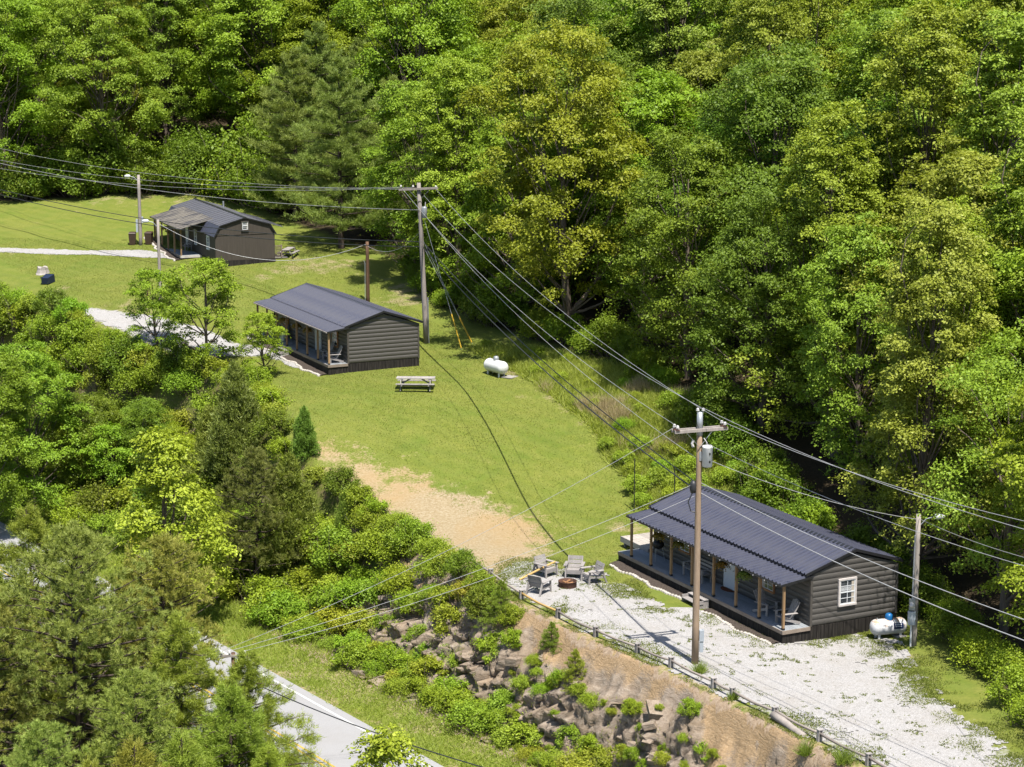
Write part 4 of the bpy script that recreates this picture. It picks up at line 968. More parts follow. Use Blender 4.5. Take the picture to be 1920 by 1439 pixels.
# middle pole
mb_ = at_y(800, 645, 140.0); mb_[2] = gz(mb_[0], mb_[1]); mb_ = Vector(mb_)
mid = pole(mb_, 11.15, .2, .135, M['pole_grey'], 'tall grey utility pole behind the middle cabin with a single crossarm', lean=(-.46, 0))
MX = Vector((.985, -.17, 0)).normalized(); top = Vector((-.45, -.18, 10.75))
MB().bar(tuple(top - MX * 1.4 + Vector((0, 0, -.08))), tuple(top + MX * 1.35 + Vector((0, 0, .08))), .12, .14).build('crossarm', M['pole_grey'], mid)
for t in (-1.25, -.4, 1.2): q = top + MX * t; insulator(mid, q.x, q.y, 10.8)
for s in (-1, 1): MB().bar(tuple(top + MX * (.7 * s) + Vector((0, -.02, -.1))), (-.43, -.18, 9.95), .035, .012).build('brace', M['galv'], mid)
MB().lathe([(.0, .8), (.16, .78), (.19, .72), (.19, .04), (.15, 0), (0, 0)], 18, (-.08, -.2, 8.75)).build('transformer', M['galv'], mid, True)
MB().box(-.3, -.1, -.1, .1, 9.0, 9.4).build('mounting_bracket', M['galv'], mid)
MB().tube([(-.02, -.2, 9.5), (.0, -.2, 9.85)], .03, 6).build('bushing', M['porcelain'], mid)
MB().tube([(.15, -.05, 0), (.1, -.05, 3.2)], .05, 8).build('conduit', M['galv'], mid)
# lamp poles
def lamp_pole(base, h, label, side=-1, mat='pole_grey', name='lamp_pole', r0=.13):
    c = pole(base, h, r0, r0 * .75, M[mat], label, name); c['category'] = 'lamp pole'
    arm = MB().tube([(side * .05, -.02, h - .55), (side * .35, -.04, h - .2), (side * .75, -.05, h - .1)], .025, 6).build('lamp_arm', M['galv'], c)
    MB().lathe([(.02, -.05), (.1, -.02), (.13, .1), (.12, .3), (.05, .45), (.0, .46)], 12, (side * .72, -.05, h - .1), 'x').build('lamp_head', M['white'], c, True) if side > 0 else MB().lathe([(.0, -.46), (.05, -.45), (.12, -.3), (.13, -.1), (.1, .02), (.02, .05)], 12, (side * .72, -.05, h - .1), 'x').build('lamp_head', M['white'], c, True)
    return c
l1 = gp(301, 568); lp1 = lamp_pole(l1, 6.2, 'slim grey lamp pole on the lawn before the far cabin')
l2 = gp(264, 460); lp2 = lamp_pole(l2, 5.9, 'lamp pole with meter boxes by the brown bins left of the far cabin', r0=.16)
MB().box(-.32, -.16, -.2, 0, 1.1, 2.2).build('meter_box', M['box_grey'], lp2); MB().box(.16, .3, -.2, 0, 1.9, 2.4).build('meter_box', M['box_grey'], lp2)
l3 = gp(1711, 1211); l3[0] += .05; lp3 = lamp_pole(l3, 6.15, 'lamp pole with electric meter beside the rust-stained propane tank', 1, r0=.14)
MB().tube([(-.17, -.12, .0), (-.17, -.12, 1.1)], .045, 8).build('conduit', M['white'], lp3); MB().tube([(-.15, -.1, 2.2), (-.13, -.1, 5.2)], .04, 8).build('conduit', M['galv'], lp3)
MB().box(-.34, -.02, -.28, -.1, 1.05, 1.68).build('breaker_box', M['box_grey'], lp3); mt = MB().box(-.3, -.06, -.26, -.1, 1.75, 2.25).build('meter_box', M['galv'], lp3)
MB().lathe([(.0, -.15), (.1, -.14), (.11, -.08), (.11, 0)], 14, (-.2, -.26, 2.0), 'y').build('meter_dial', M['porcelain'], mt, True)
s1 = gp(690, 566); shp = pole(s1, 4.5, .15, .12, M['pole_low'], 'short brown service pole behind the middle cabin', 'service_pole')
MB().tube([(-.2, -.1, 0), (-.18, -.1, 2.9), (-.26, -.1, 3.1)], .03, 6).build('conduit', M['galv'], shp)
r1 = gp(277, 557); o = MB().tube([(0, 0, -.2), (.03, 0, 1.2), (.07, .02, 2.15)], .06, 8).build('post', M['rust']); o.location = r1; tag(o, 'short leaning rusty post on the lawn beside the slim lamp pole', 'post')
for (px, py), hgt, lab in (((1189, 953), 2.1, 'thin dark post in the weeds left of the near cabin roof'), ((1264, 948), 2.0, 'thin dark post in the weeds just behind the near cabin ridge')):
    q = at_y(px, py, 110 if px < 1200 else 108.5); o = MB().bar((0, 0, -.3), (0, 0, hgt + .9), .05, .05).build('fence_post', M['black']); o.location = (q[0], q[1], gz(q[0], q[1])); tag(o, lab, 'post')
# the small pole across the road, standing among the pines
rp_ = Vector((-12.0, 84.0, gz(-12.0, 84.0))); ltop = at_y(448, 1224, 84.0)[2] - rp_.z
rpl = pole(rp_, ltop, .13, .09, M['pole_low'], 'dark pole with white insulators half hidden among the roadside pines'); MB().bar((-.55, -.1, ltop - .12), (.55, -.1, ltop - .12), .09, .1).build('crossarm', M['pole_grey'], rpl)
for t in (-.5, -.15, .5): insulator(rpl, t, -.1, ltop - .07)

def wire(a, b, sag, r, mat, label, group=None, n=22, cat='wire', name='overhead_wire'):
    a, b = Vector(a), Vector(b); pts = []
    for i in range(n + 1):
        t = i / n; p = a.lerp(b, t); p.z -= 4 * sag * t * (1 - t); pts.append(p - a)
    o = MB().tube([tuple(p) for p in pts], r, 5, False).build(name, M[mat], None, True); o.location = a; tag(o, label, cat, group); return o
mq = lambda x, y, z: mp.location + Vector((x, y, z)); dq = lambda x, y, z: mid.location + Vector((x, y, z))
E1 = AX * -1.12; E2 = AX * 1.12; PW = .0115
Gw = 'primary wires between the two tall poles'
wire(dq(*(top + MX * 1.2)) , mq(E2.x, E2.y, 10.82), 1.1, PW, 'wire', 'bright wire strung between the two tall poles above the weedy bank', Gw)
wire(dq(-.1, -.2, 10.3), mq(.1, 0, 11.5), 1.1, PW, 'wire', 'bright wire strung between the two tall poles above the weedy bank', Gw)
wire(dq(*(top + MX * -1.15)), mq(E1.x, E1.y, 10.82), 1.1, PW, 'wire', 'bright wire strung between the two tall poles above the weedy bank', Gw)
wire(dq(-.1, -.2, 9.0), mq(-.1, 0, 9.3), 1.0, PW, 'wire', 'bright wire strung between the two tall poles above the weedy bank', Gw)
wire(dq(-.15, -.2, 7.05), mq(-.15, 0, 8.25), .75, .026, 'cable', 'thick dark cable between the two tall poles, uppermost of two', None)
wire(dq(-.2, -.2, 6.75), mq(-.2, 0, 7.95), .85, .034, 'cable', 'thick dark cable between the two tall poles, lower of two', None)
GR = 'wires running right from the near tall pole'; LR = 'pale wire running right from the near tall pole past the trees'
def toward(px, py, Y): return Vector(at_y(px, py, Y))
wire(mq(E2.x, E2.y, 10.82), toward(2100, 1015, 66), .5, PW, 'wire', LR, GR)
wire(mq(.15, 0, 11.5), toward(2100, 1040, 66), .5, PW, 'wire', LR, GR)
wire(mq(.3, 0, 9.95), toward(2100, 1110, 66), .5, PW, 'wire', LR, GR)
wire(mq(.0, 0, 9.4), lp3.location + Vector((0, 0, 5.9)), .35, .012, 'wire', 'service wire from the near tall pole to the lamp pole by the rust-stained tank')
wire(lp3.location + Vector((0, 0, 5.95)), toward(2100, 1085, 64), .3, PW, 'wire', 'pale wire running on right from the lamp pole by the rust-stained tank')
wire(mq(.1, 0, 8.2), toward(2100, 1222, 64), .4, .017, 'wire', 'thicker pale wire crossing the near cabin gable, upper of two')
wire(mq(.1, 0, 7.75), toward(2100, 1265, 63), .45, .02, 'wire', 'thicker pale wire crossing the near cabin gable, lower of two')
GL = 'wires running left from the middle tall pole'; LL = 'wire running left from the middle tall pole high above the far cabin'
wire(dq(*(top + MX * -1.2)) + Vector((0, 0, .1)), toward(-260, 236, 205), 1.9, .014, 'wire', LL, GL)
wire(dq(*(top + MX * -.35)) + Vector((0, 0, .1)), toward(-260, 258, 205), 1.9, .014, 'wire', LL, GL)
wire(dq(*(top + MX * -1.25)) + Vector((0, 0, -.05)), toward(-260, 205, 208), 1.9, .014, 'wire', LL, GL)
wire(dq(-.4, -.2, 9.3), toward(-260, 236, 196), 1.7, .018, 'wire', 'wire running left from the transformer of the middle tall pole')
wire(dq(-.3, -.15, 7.1), toward(-260, 275, 196), 2.0, .03, 'cable', 'dark cable left of the middle tall pole, upper of two passing the far cabin')
wire(dq(-.3, -.15, 6.75), toward(-260, 282, 196), 2.1, .03, 'cable', 'dark cable left of the middle tall pole, lower of two passing the far cabin')
wire(lp1.location + Vector((.05, 0, 5.9)), shp.location + Vector((-.1, 0, 4.3)), 1.9, .016, 'wire', 'slack service wire from the slim lamp pole to the short brown service pole')
wire(shp.location + Vector((0, 0, 4.2)), dq(-.3, 0, 7.9), .9, .014, 'wire', 'slack service wire from the short brown pole to the middle tall pole')
lt = lambda x: rpl.location + Vector((x, -.1, ltop + .1))
wire(mq(E1.x, E1.y, 10.75), lt(-.5), .5, .009, 'wire', 'uppermost of three pale wires from the near tall pole across the road')
wire(mq(-.15, 0, 8.15), lt(-.15), .4, .009, 'wire', 'middle one of three pale wires from the near tall pole across the road')
wire(mq(-.15, 0, 7.6), lt(.5), .5, .009, 'wire', 'lowest of three pale wires from the near tall pole across the road')
wire(rpl.location + Vector((.1, 0, ltop - 1.0)), toward(1150, 1500, 66), .5, .024, 'cable', 'black cable sagging beside the road edge')
for (px, py), zt, yel in (((866, 657), 9.2, 'left'), ((884, 643), 7.3, 'middle'), ((886, 645), 6.9, 'right')):
    g_ = gp(px, py); a = dq(-.25, 0, zt); q = wire(a, g_, .0, .013, 'galv', 'guy wire of the middle tall pole, %s of three' % yel, n=2, name='guy_wire')
    t = MB().tube([tuple((g_ - a) * .985), tuple((g_ - a) * .74)], .045, 7).build('guard_sleeve', M['yellow'], q)

# ------------------------------------------------------------------ bins, stump
def wheelie(loc, rz, mat, label):
    c = empty('wheeled_bin', loc, rz, label, 'bin')
    MB().add([(-.24, -.28, 0), (.24, -.28, 0), (.24, .28, 0), (-.24, .28, 0), (-.3, -.36, .95), (.3, -.36, .95), (.3, .36, .95), (-.3, .36, .95)], [(3, 2, 1, 0), (4, 5, 6, 7), (0, 1, 5, 4), (1, 2, 6, 5), (2, 3, 7, 6), (3, 0, 4, 7)]).build('body', mat, c)
    MB().add([(-.32, -.38, .955), (.32, -.38, .955), (.32, .4, .955), (-.32, .4, .955), (-.26, -.3, 1.03), (.26, -.3, 1.03), (.26, .36, 1.06), (-.26, .36, 1.06)], [(3, 2, 1, 0), (4, 5, 6, 7), (0, 1, 5, 4), (1, 2, 6, 5), (2, 3, 7, 6), (3, 0, 4, 7)]).build('lid', mat, c)
    for s in (-1, 1): MB().lathe([(.02, s * .2), (.1, s * .2), (.1, s * .26), (.02, s * .26)], 12, (0, .3, .1), 'x').build('wheel', M['black'], c)
    MB().tube([(-.25, .42, .9), (.25, .42, .9)], .02, 6).build('handle', mat, c); return c
b1 = l2 + Vector((-.75, .35, 0)); b2 = l2 + Vector((.65, .3, 0))
wheelie((b1.x, b1.y, gz(b1.x, b1.y)), .1, M['bin_brown'], 'brown wheeled bin left of the lamp pole by the far cabin'); wheelie((b2.x, b2.y, gz(b2.x, b2.y)), -.1, M['bin_brown'], 'brown wheeled bin right of the lamp pole by the far cabin')
q = gp(84, 535); bb = wheelie((q.x, q.y, q.z + .32), 1.5, M['bin_blue'], 'navy bin lying tipped over by the shrubs at left'); bb.rotation_euler = (0, math.radians(82), 1.3)
q = gp(80, 513); st = MB(); n = 14; st.lathe([(.62, -.1), (.5, .05), (.42, .3), (.4, .52), (.02, .54)], n)
st.v = [(x * (1 + .22 * math.sin(5 * math.atan2(y, x)) * (1 - min(z, .5))), y * (1 + .18 * math.sin(3 * math.atan2(y, x))), z + (.08 * math.sin(2 * x * 5) if z > .4 else 0)) for x, y, z in st.v]
o = st.build('tree_stump', M['stump']); o.location = q; tag(o, 'pale weathered tree stump on the lawn at far left', 'stump')

# ------------------------------------------------------------------ vegetation
def unit(a): return a / (np.linalg.norm(a, axis=-1, keepdims=True) + 1e-9)
def leaves(name, pos, nrm, size, var, mat, r, aspect=.62):
    """rhombic leaves, slightly folded: four vertices each"""
    n = unit(nrm); rv = r.normal(size=n.shape); t = unit(np.cross(n, rv)); b = np.cross(n, t); s = size[:, None]
    V = np.stack([pos + t * s * .55, pos + b * s * aspect * .5 - n * s * .09, pos - t * s * .45, pos - b * s * aspect * .5 - n * s * .09], 1).reshape(-1, 3)
    return np_mesh(name, V, np.arange(len(V)).reshape(-1, 4), mat, False, {'v': ('FLOAT', np.repeat(np.clip(var, 0, 1), 4))})
def limb(m, p0, p1, r0, r1, r, bend=.12, n=5, sides=6):
    p0, p1 = np.array(p0, float), np.array(p1, float); L_ = np.linalg.norm(p1 - p0); off = r.normal(size=3) * L_ * bend; pts = []
    for i in range(n + 1):
        t = i / n; pts.append(p0 + (p1 - p0) * t + off * math.sin(math.pi * t))
    m.tube(pts, [r0 + (r1 - r0) * (i / n) for i in range(n + 1)], sides, False); return pts
def broadleaf(seed, Ht, R, base, mat, leaf=.24, nleaf=42000, nclump=150, flat=.55, spread=1.0, top=1.0, shape='round', csize=1.4, bark='bark', holes=.0):
    """trunk with limbs reaching clumps of leaves that fill the crown unevenly"""
    r = np.random.default_rng(seed); wood_ = MB()
    tr_ = limb(wood_, (0, 0, -.4), (r.normal() * .5, r.normal() * .5, Ht * .82), .022 * Ht ** 1.0 * .85, .05, r, .03, 8, 8)
    tr_ = np.array(tr_); C = []; O = []; S = []
    lob = r.uniform(0, 6.28, 4); la = r.uniform(.06, .2, 4)
    for i in range(nclump):
        u = (i + .5) / nclump; z = base + (Ht - base) * (u ** (.85 if shape == 'cone' else .75)); h = (z - base) / (Ht - base)
        if shape == 'round': env = math.sqrt(max(0, 1 - (2 * h - .85) ** 2 / 1.35)) if h > .2 else .62 + 1.4 * h
        elif shape == 'cone': env = (1 - h) ** .75 * .95 + .1
        elif shape == 'column': env = min(1, (1 - h) * 2.2 + .18) * (.8 + .2 * math.sin(h * 9))
        else: env = .5 + .5 * h if h < .6 else (1 - h) * 1.6 + .16
        az = i * 2.39996 + r.normal() * .5
        env *= 1 + sum(la[k] * math.sin((k + 1) * az + lob[k] + h * 3) for k in range(4))
        rad = R * env * (.45 + .55 * math.sqrt(r.random())) * spread
        c = np.array([math.cos(az) * rad, math.sin(az) * rad, z + r.normal() * .4]); ti = min(len(tr_) - 1, max(0, int((z / (Ht * .82)) * (len(tr_) - 1) * .75)))
        c[:2] += tr_[ti][:2]
        C.append(c); o = np.array([math.cos(az), math.sin(az), .45]); O.append(o / np.linalg.norm(o)); S.append(csize * r.uniform(.65, 1.35) * (.75 + .35 * env))
        if i % 3 == 0 and rad > .8:
            k_ = max(1, ti - 1 if c[2] > tr_[max(1, ti - 1)][2] else ti - 2); k_ = max(1, min(k_, len(tr_) - 1)); limb(wood_, tr_[k_], c - np.array([0, 0, .3]), .05 + .012 * Ht * (1 - h) * .35, .02, r, .1, 4, 5)
    C, O, S = np.array(C), np.array(O), np.array(S)
    w = S ** 2; w /= w.sum(); ci = r.choice(nclump, nleaf, p=w)
    # twigs inside every clump gather the leaves into smaller sprays
    NT_ = 13; tw = unit(r.normal(size=(nclump, NT_, 3)) + O[:, None] * .55 + np.array([0, 0, .45])); tw *= (r.random((nclump, NT_, 1)) ** .45); tw[..., 2] *= flat
    ti = r.integers(0, NT_, nleaf); q = tw[ci, ti] * S[ci, None]; loc = r.normal(size=(nleaf, 3)) * np.array([.25, .25, .12]) * S[ci, None] * .82
    pos = C[ci] + q + loc; droop = np.linalg.norm(q + loc, axis=1) / S[ci]; pos[:, 2] -= droop ** 2 * S[ci] * .16
    nrm = unit(q + O[ci] * .4) * .55 + np.array([0, 0, .8]) + r.normal(size=(nleaf, 3)) * .55
    cv = r.random(nclump); var = .18 + .42 * cv[ci] + r.normal(size=nleaf) * .2
    size = leaf * r.uniform(.6, 1.3, nleaf)
    return wood_.mesh('trunk', M[bark], True), leaves('crown', pos, nrm, size, var, mat, r)
def conifer(seed, Ht, R, base, mat, kind, ntuft, bark='bark_dark'):
    """whorled boughs carrying needle tufts. kind: 'white' soft layered plumes, 'virginia' bushy pom-poms, 'cedar' dense and tapered, 'feather' thin drooping sprays"""
    r = np.random.default_rng(seed); wood_ = MB(); tp = np.array(limb(wood_, (0, 0, -.4), (r.normal() * .25, r.normal() * .25, Ht), .017 * Ht + .03, .02, r, .012, 8, 7))
    P_, D_ = [], []; nb = {'white': 50, 'virginia': 80, 'cedar': 70, 'feather': 66}[kind]; per = ntuft // nb
    for i in range(nb):
        h = ((i + .5) / nb) ** (1.0 if kind != 'virginia' else .9); z = base + (Ht * .99 - base) * h; az = i * 2.39996 + r.normal() * .35
        env = {'white': (1 - h) ** .62 + .05, 'virginia': (1 - h ** 2.2) * .95 + .1, 'cedar': (1 - h) ** .85 + .06, 'feather': (1 - h ** 1.5) * .95 + .08}[kind]
        L_ = R * env * r.uniform(.68, 1.12); rise = {'white': .12, 'virginia': .35, 'cedar': .75, 'feather': .2}[kind] * (.4 + h) + r.normal() * .08
        ti = min(8, int(z / Ht * 8)); p0 = np.array([tp[ti][0], tp[ti][1], z]); d = np.array([math.cos(az), math.sin(az), rise]); p1 = p0 + d * L_
        limb(wood_, p0, p1, .02 + .012 * L_, .012, r, .05, 3, 4)
        sd = np.array([-math.sin(az), math.cos(az), 0])
        n = max(4, int(per * (.35 + env * .95))); t = r.random(n) ** .62; lat = r.normal(size=n) * (.24 if kind != 'cedar' else .3) * L_ * (1.05 - .55 * t)
        ball = np.zeros((n, 3))
        if kind == 'virginia':                                 # pom-poms of tufts at the twig ends
            m_ = max(4, int(4 + L_ * 1.7)); ct = r.random(m_) ** .55; cl = r.normal(size=m_) * .30 * L_ * (1.1 - .6 * ct); cz = r.normal(size=m_) * .16 * (L_ * .5 + .4) + .12 * L_ * ct; j_ = r.integers(0, m_, n)
            t = ct[j_]; lat = cl[j_]; ball = unit(r.normal(size=(n, 3)) + np.array([0, 0, .5])) * (.26 * r.random((n, 1)) ** .4)
        if kind in ('white', 'feather'):                       # gather the tufts into separate plumes
            m_ = max(3, int(4 + L_ * 1.1)); ct = r.random(m_) ** .6; cl = r.normal(size=m_) * .27 * L_ * (1.1 - .6 * ct); j_ = r.integers(0, m_, n); sg = .075 if kind == 'white' else .06
            t = np.clip(ct[j_] + r.normal(size=n) * sg, 0, 1.1); lat = cl[j_] + r.normal(size=n) * sg * L_ * 1.2
        if kind == 'white': lift = .26 * L_ * t ** 2 + np.abs(r.normal(size=n)) * .13
        elif kind == 'virginia': lift = cz[j_]
        elif kind == 'cedar': lift = r.normal(size=n) * .28 + .1
        else: lift = -.10 * L_ * t ** 2 + r.normal(size=n) * .12
        q = p0 + d * (L_ * t)[:, None] + sd * lat[:, None]; q[:, 2] += lift; q = q + ball
        P_.append(q); dd = d * .5 + sd * (lat / (L_ + .1))[:, None] * 1.2; dd[:, 2] += {'white': .75, 'virginia': .55, 'cedar': .9, 'feather': .35}[kind]; D_.append(unit(dd + r.normal(size=(n, 3)) * .22 + ball * (6.0 if kind == 'virginia' else 0)))
    P_, D_ = np.concatenate(P_), np.concatenate(D_); N = len(P_)
    k, ln, w, sp = {'white': (12, .34, .050, .75), 'virginia': (18, .23, .026, .6), 'cedar': (9, .22, .055, .6), 'feather': (13, .22, .026, .55)}[kind]
    pos = np.repeat(P_, k, 0) + r.normal(size=(N * k, 3)) * {'white': .10, 'virginia': .025, 'cedar': .07, 'feather': .07}[kind]
    dr = unit(np.repeat(D_, k, 0) + r.normal(size=(N * k, 3)) * sp); tv = r.random(N)
    d = unit(dr); rv = r.normal(size=d.shape); sdv = unit(np.cross(d, rv)); lnv = ln * r.uniform(.7, 1.2, N * k)
    V = np.stack([pos - sdv * w / 2, pos + sdv * w / 2, pos + d * lnv[:, None]], 1).reshape(-1, 3)
    var = np.clip(np.repeat(tv, k) * .6 + r.random(N * k) * .4, 0, 1)
    return wood_.mesh('trunk', M[bark], True), np_mesh('crown', V, np.arange(len(V)).reshape(-1, 3), mat, False, {'v': ('FLOAT', np.repeat(var, 3))})
def shrub(seed, Rr, Ht, mat, n=6500, leaf=.13, nc=26, twiggy=8):
    r = np.random.default_rng(seed); st = MB(); C = []
    for i in range(nc):
        az = i * 2.4 + r.normal() * .4; h = r.random() ** .7; rad = Rr * math.sqrt(r.random()) * (1 - .45 * h ** 2); C.append((math.cos(az) * rad, math.sin(az) * rad, Ht * (.15 + .75 * h * (1 - .35 * (rad / Rr) ** 2))))
    C = np.array(C)
    for c in C[::2]: limb(st, (r.normal() * .1, r.normal() * .1, -.3), c + np.array([0, 0, .1]), .03, .01, r, .12, 3, 4)
    for i in range(twiggy):
        a = r.uniform(0, 6.28); limb(st, (math.cos(a) * Rr * .5, math.sin(a) * Rr * .5, 0), (math.cos(a) * Rr * r.uniform(.6, 1.15), math.sin(a) * Rr * r.uniform(.6, 1.15), Ht * r.uniform(.6, 1.15)), .014, .006, r, .15, 3, 3)
    S = Rr * r.uniform(.26, .46, nc); ci = r.integers(0, nc, n); tw = unit(r.normal(size=(nc, 9, 3)) + np.array([0, 0, .6])) * (r.random((nc, 9, 1)) ** .5)
    q = tw[ci, r.integers(0, 9, n)] * S[ci, None] * np.array([1, 1, .75]) + r.normal(size=(n, 3)) * S[ci, None] * .27; pos = C[ci] + q; pos[:, 2] = np.maximum(pos[:, 2], .02)
    nrm = unit(q) * .5 + np.array([0, 0, .7]) + r.normal(size=(n, 3)) * .65
    return st.mesh('stems', M['bark'], True), leaves('foliage', pos, nrm, leaf * r.uniform(.6, 1.35, n), .15 + .45 * r.random(nc)[ci] + r.normal(size=n) * .2, mat, r)

PRO = {}
PRO['maple'] = [broadleaf(101, 19, 5.4, 2.2, M['leaf'], .215, 59800, 120), broadleaf(102, 17, 5.0, 1.2, M['leaf'], .215, 54600, 104, .5), broadleaf(103, 21, 6.0, 3.0, M['leaf'], .215, 65000, 136, .5)]
PRO['poplar'] = [broadleaf(111, 21, 4.3, 1.8, M['leaf_yellow'], .195, 62400, 136, .75, shape='column', csize=1.2), broadleaf(112, 18, 4.0, 1.0, M['leaf_yellow'], .195, 54600, 120, .75, shape='round', csize=1.2), broadleaf(113, 23, 4.6, 3.0, M['leaf_yellow'], .195, 65000, 144, .75, shape='column', csize=1.25)]
PRO['oak'] = [broadleaf(121, 18, 5.2, 1.4, M['leaf_dark'], .195, 57200, 120, .6), broadleaf(122, 15, 4.6, .7, M['leaf_dark'], .195, 52000, 104, .6)]
PRO['ash'] = [broadleaf(131, 15, 4.5, 3.5, M['leaf'],   .17, 24000, 72, .45, csize=1.2)]
PRO['white_pine'] = [conifer(141, 18, 6.0, 1.5, M['needle'], 'white', 6500), conifer(142, 16, 5.4, 1.0, M['needle'], 'white', 6000)]
PRO['virginia'] = [conifer(151, 12.5, 5.0, 2.2, M['needle'], 'virginia', 5200), conifer(152, 10, 3.6, 1.5, M['needle'], 'virginia', 3600)]
PRO['feather'] = [conifer(161, 9.5, 4.2, .8, M['needle_olive'], 'feather', 6000), conifer(162, 8, 3.8, .6, M['needle_olive'], 'feather', 5200)]
PRO['cedar'] = [conifer(171, 6.0, 2.0, .2, M['needle_olive'], 'cedar', 4200)]
PRO['sapling'] = [broadleaf(181, 7.5, 2.5, .7, M['leaf'], .17, 16000, 60, .6, csize=.8), broadleaf(182, 9.0, 2.5, .9, M['leaf_yellow'], .17, 17000, 85, .65, shape='cone', csize=.72)]
PRO['shrub'] = [shrub(191, 1.5, 1.9, M['leaf']), shrub(192, 1.3, 1.4, M['leaf_yellow'], 5500, .12), shrub(193, 1.7, 2.5, M['leaf_dark'], 7500), shrub(194, 1.6, 1.3, M['leaf'], 7000, .11, 30, 12), shrub(195, 1.2, 1.9, M['leaf'], 3500, .12, 18, 16)]
COUNT = {}
def plant(kind, i, x, y, scale, label, cat, group=None, tint=(1, 1, 1), name=None, sz=1.0, sink=.05, rz=None):
    tm, cm = PRO[kind][i % len(PRO[kind])]; rz = random.uniform(0, 6.28) if rz is None else rz
    nm = name or {'maple': 'maple_tree', 'poplar': 'tulip_tree', 'oak': 'oak_tree', 'ash': 'ash_tree', 'white_pine': 'white_pine_tree', 'virginia': 'pine_tree', 'feather': 'pine_tree', 'cedar': 'cedar_tree', 'sapling': 'young_tree', 'shrub': 'shrub'}[kind]
    e = empty(nm, (x, y, gz(x, y) - sink), rz, label, cat, group, (scale, scale, scale * sz))
    link('stems' if kind == 'shrub' else 'trunk', tm, e); c = link('foliage' if kind == 'shrub' else 'crown', cm, e)
    c.color = (*[t * random.uniform(.92, 1.08) for t in tint], 1); COUNT[kind] = COUNT.get(kind, 0) + 1; return e
def px_of(x, y, z):
    d = y * CP - (z - CZ) * SP; return 960 + FPX * x / d, 719.5 - FPX * (y * SP + (z - CZ) * CP) / d
def inside(x, y, poly): return bool(poly_mask(np.array([x]), np.array([y]), poly, .01)[0] > .5)
def column(px):
    for lim, w in ((260, 'left of the far cabin'), (520, 'behind the far cabin'), (800, 'behind the white pines'), (1100, 'above the white lawn tank'), (1400, 'above the near tall pole'), (1700, 'behind the near cabin')):
        if px < lim: return w
    return 'at the right picture edge'
def slope_word(x, Y, ed): return 'at the wood edge ' if ed and Y < 200 else ('low on the slope ' if Y < 130 else ('halfway up the slope ' if Y < 170 else ('high on the slope ' if Y < 215 else 'on the distant hillside ')))
# --- the wood: trees stand at random over the hillside behind the tree line
placed = []
def free(x, y, dmin): return all((x - a) ** 2 + (y - b) ** 2 > (dmin * .5 * (k + 1)) ** 2 for a, b, k in placed)
# white pines behind the middle and far cabins
for px, Y, i, s, lab in ((640, 168, 0, .86, 'large white pine standing over the shaded lawn behind the middle cabin'), (555, 180, 1, .92, 'white pine directly behind the roof of the far cabin'), (735, 171, 1, .84, 'white pine left of the middle tall pole top'), (600, 188, 0, .88, 'tall white pine at the back of the pine group'), (690, 186, 1, .9, 'white pine behind the one nearest the middle tall pole')):
    x = (px - 960) / FPX * (Y * CP + 20 * SP); plant('white_pine', i, x, Y, s, lab, 'tree', None, (.78, .82, .7)); placed.append((x, Y, 1.1))
for px, Y in ((90, 232), (420, 245), (250, 225), (1600, 250)):
    x = (px - 960) / FPX * (Y * CP + 10 * SP); plant('white_pine', 0, x, Y, 1.1, 'distant white pine standing up among the broad-leaved treetops', 'tree', 'far pines in the wood', (.95, 1.05, 1.1)); placed.append((x, Y, 1.0))
FP = FOREST; tries = 0; ntree = 0; Rr = random.Random(5)
SPEC = {'maple': ('bright green', 'maple trees'), 'poplar': ('yellow-green', 'tulip trees'), 'oak': ('deep green', 'oak trees'), 'ash': ('thin-leaved pale green', 'ash trees')}
while ntree < 235 and tries < 9000:
    tries += 1; Y = 78 + 205 * Rr.random() ** .85; x = Rr.uniform(-1, 1) * (.262 * Y + 5)
    if not inside(x, Y, FP): continue
    # keep one metre and a half back from the line so that crowns overhang it a little
    dl = min(math.hypot(x - a, Y - b) for a, b in TREELINE); dm = 4.4 if Y < 150 else (5.4 if Y < 210 else 6.6)
    if dl < 2.4 or not free(x, Y, dm): continue
    px, _ = px_of(x, Y, gz(x, Y) + 10); u = Rr.random()
    if px > 1330: kind = 'poplar' if u < .60 else ('oak' if u < .82 else ('maple' if u < .95 else 'ash'))
    elif px > 760: kind = 'maple' if u < .62 else ('oak' if u < .86 else ('poplar' if u < .95 else 'ash'))
    elif px > 420: kind = 'maple' if u < .45 else 'oak'
    else: kind = 'maple' if u < .42 else ('oak' if u < .70 else 'poplar')
    ed = dl < 6; sc = Rr.uniform(.74, .92) if ed else Rr.uniform(.86, 1.1)
    if Y > 215: sc *= .95
    i = Rr.randrange(3)
    tint = {'maple': (Rr.uniform(.86, 1.1), Rr.uniform(.94, 1.1), Rr.uniform(.8, 1.1)), 'poplar': (Rr.uniform(.82, 1.06), Rr.uniform(.9, 1.04), Rr.uniform(.8, 1.2)), 'oak': (Rr.uniform(.88, 1.12), Rr.uniform(.92, 1.08), Rr.uniform(.8, 1.2)), 'ash': (1.0, 1.0, 1.3)}[kind]
    where = slope_word(x, Y, ed) + column(px)
    plant(kind, i, x, Y, sc, SPEC[kind][0] + ' tree ' + where, 'tree', SPEC[kind][1] + ' ' + where, tint, sz=Rr.uniform(.92, 1.1)); placed.append((x, Y, 1.0)); ntree += 1
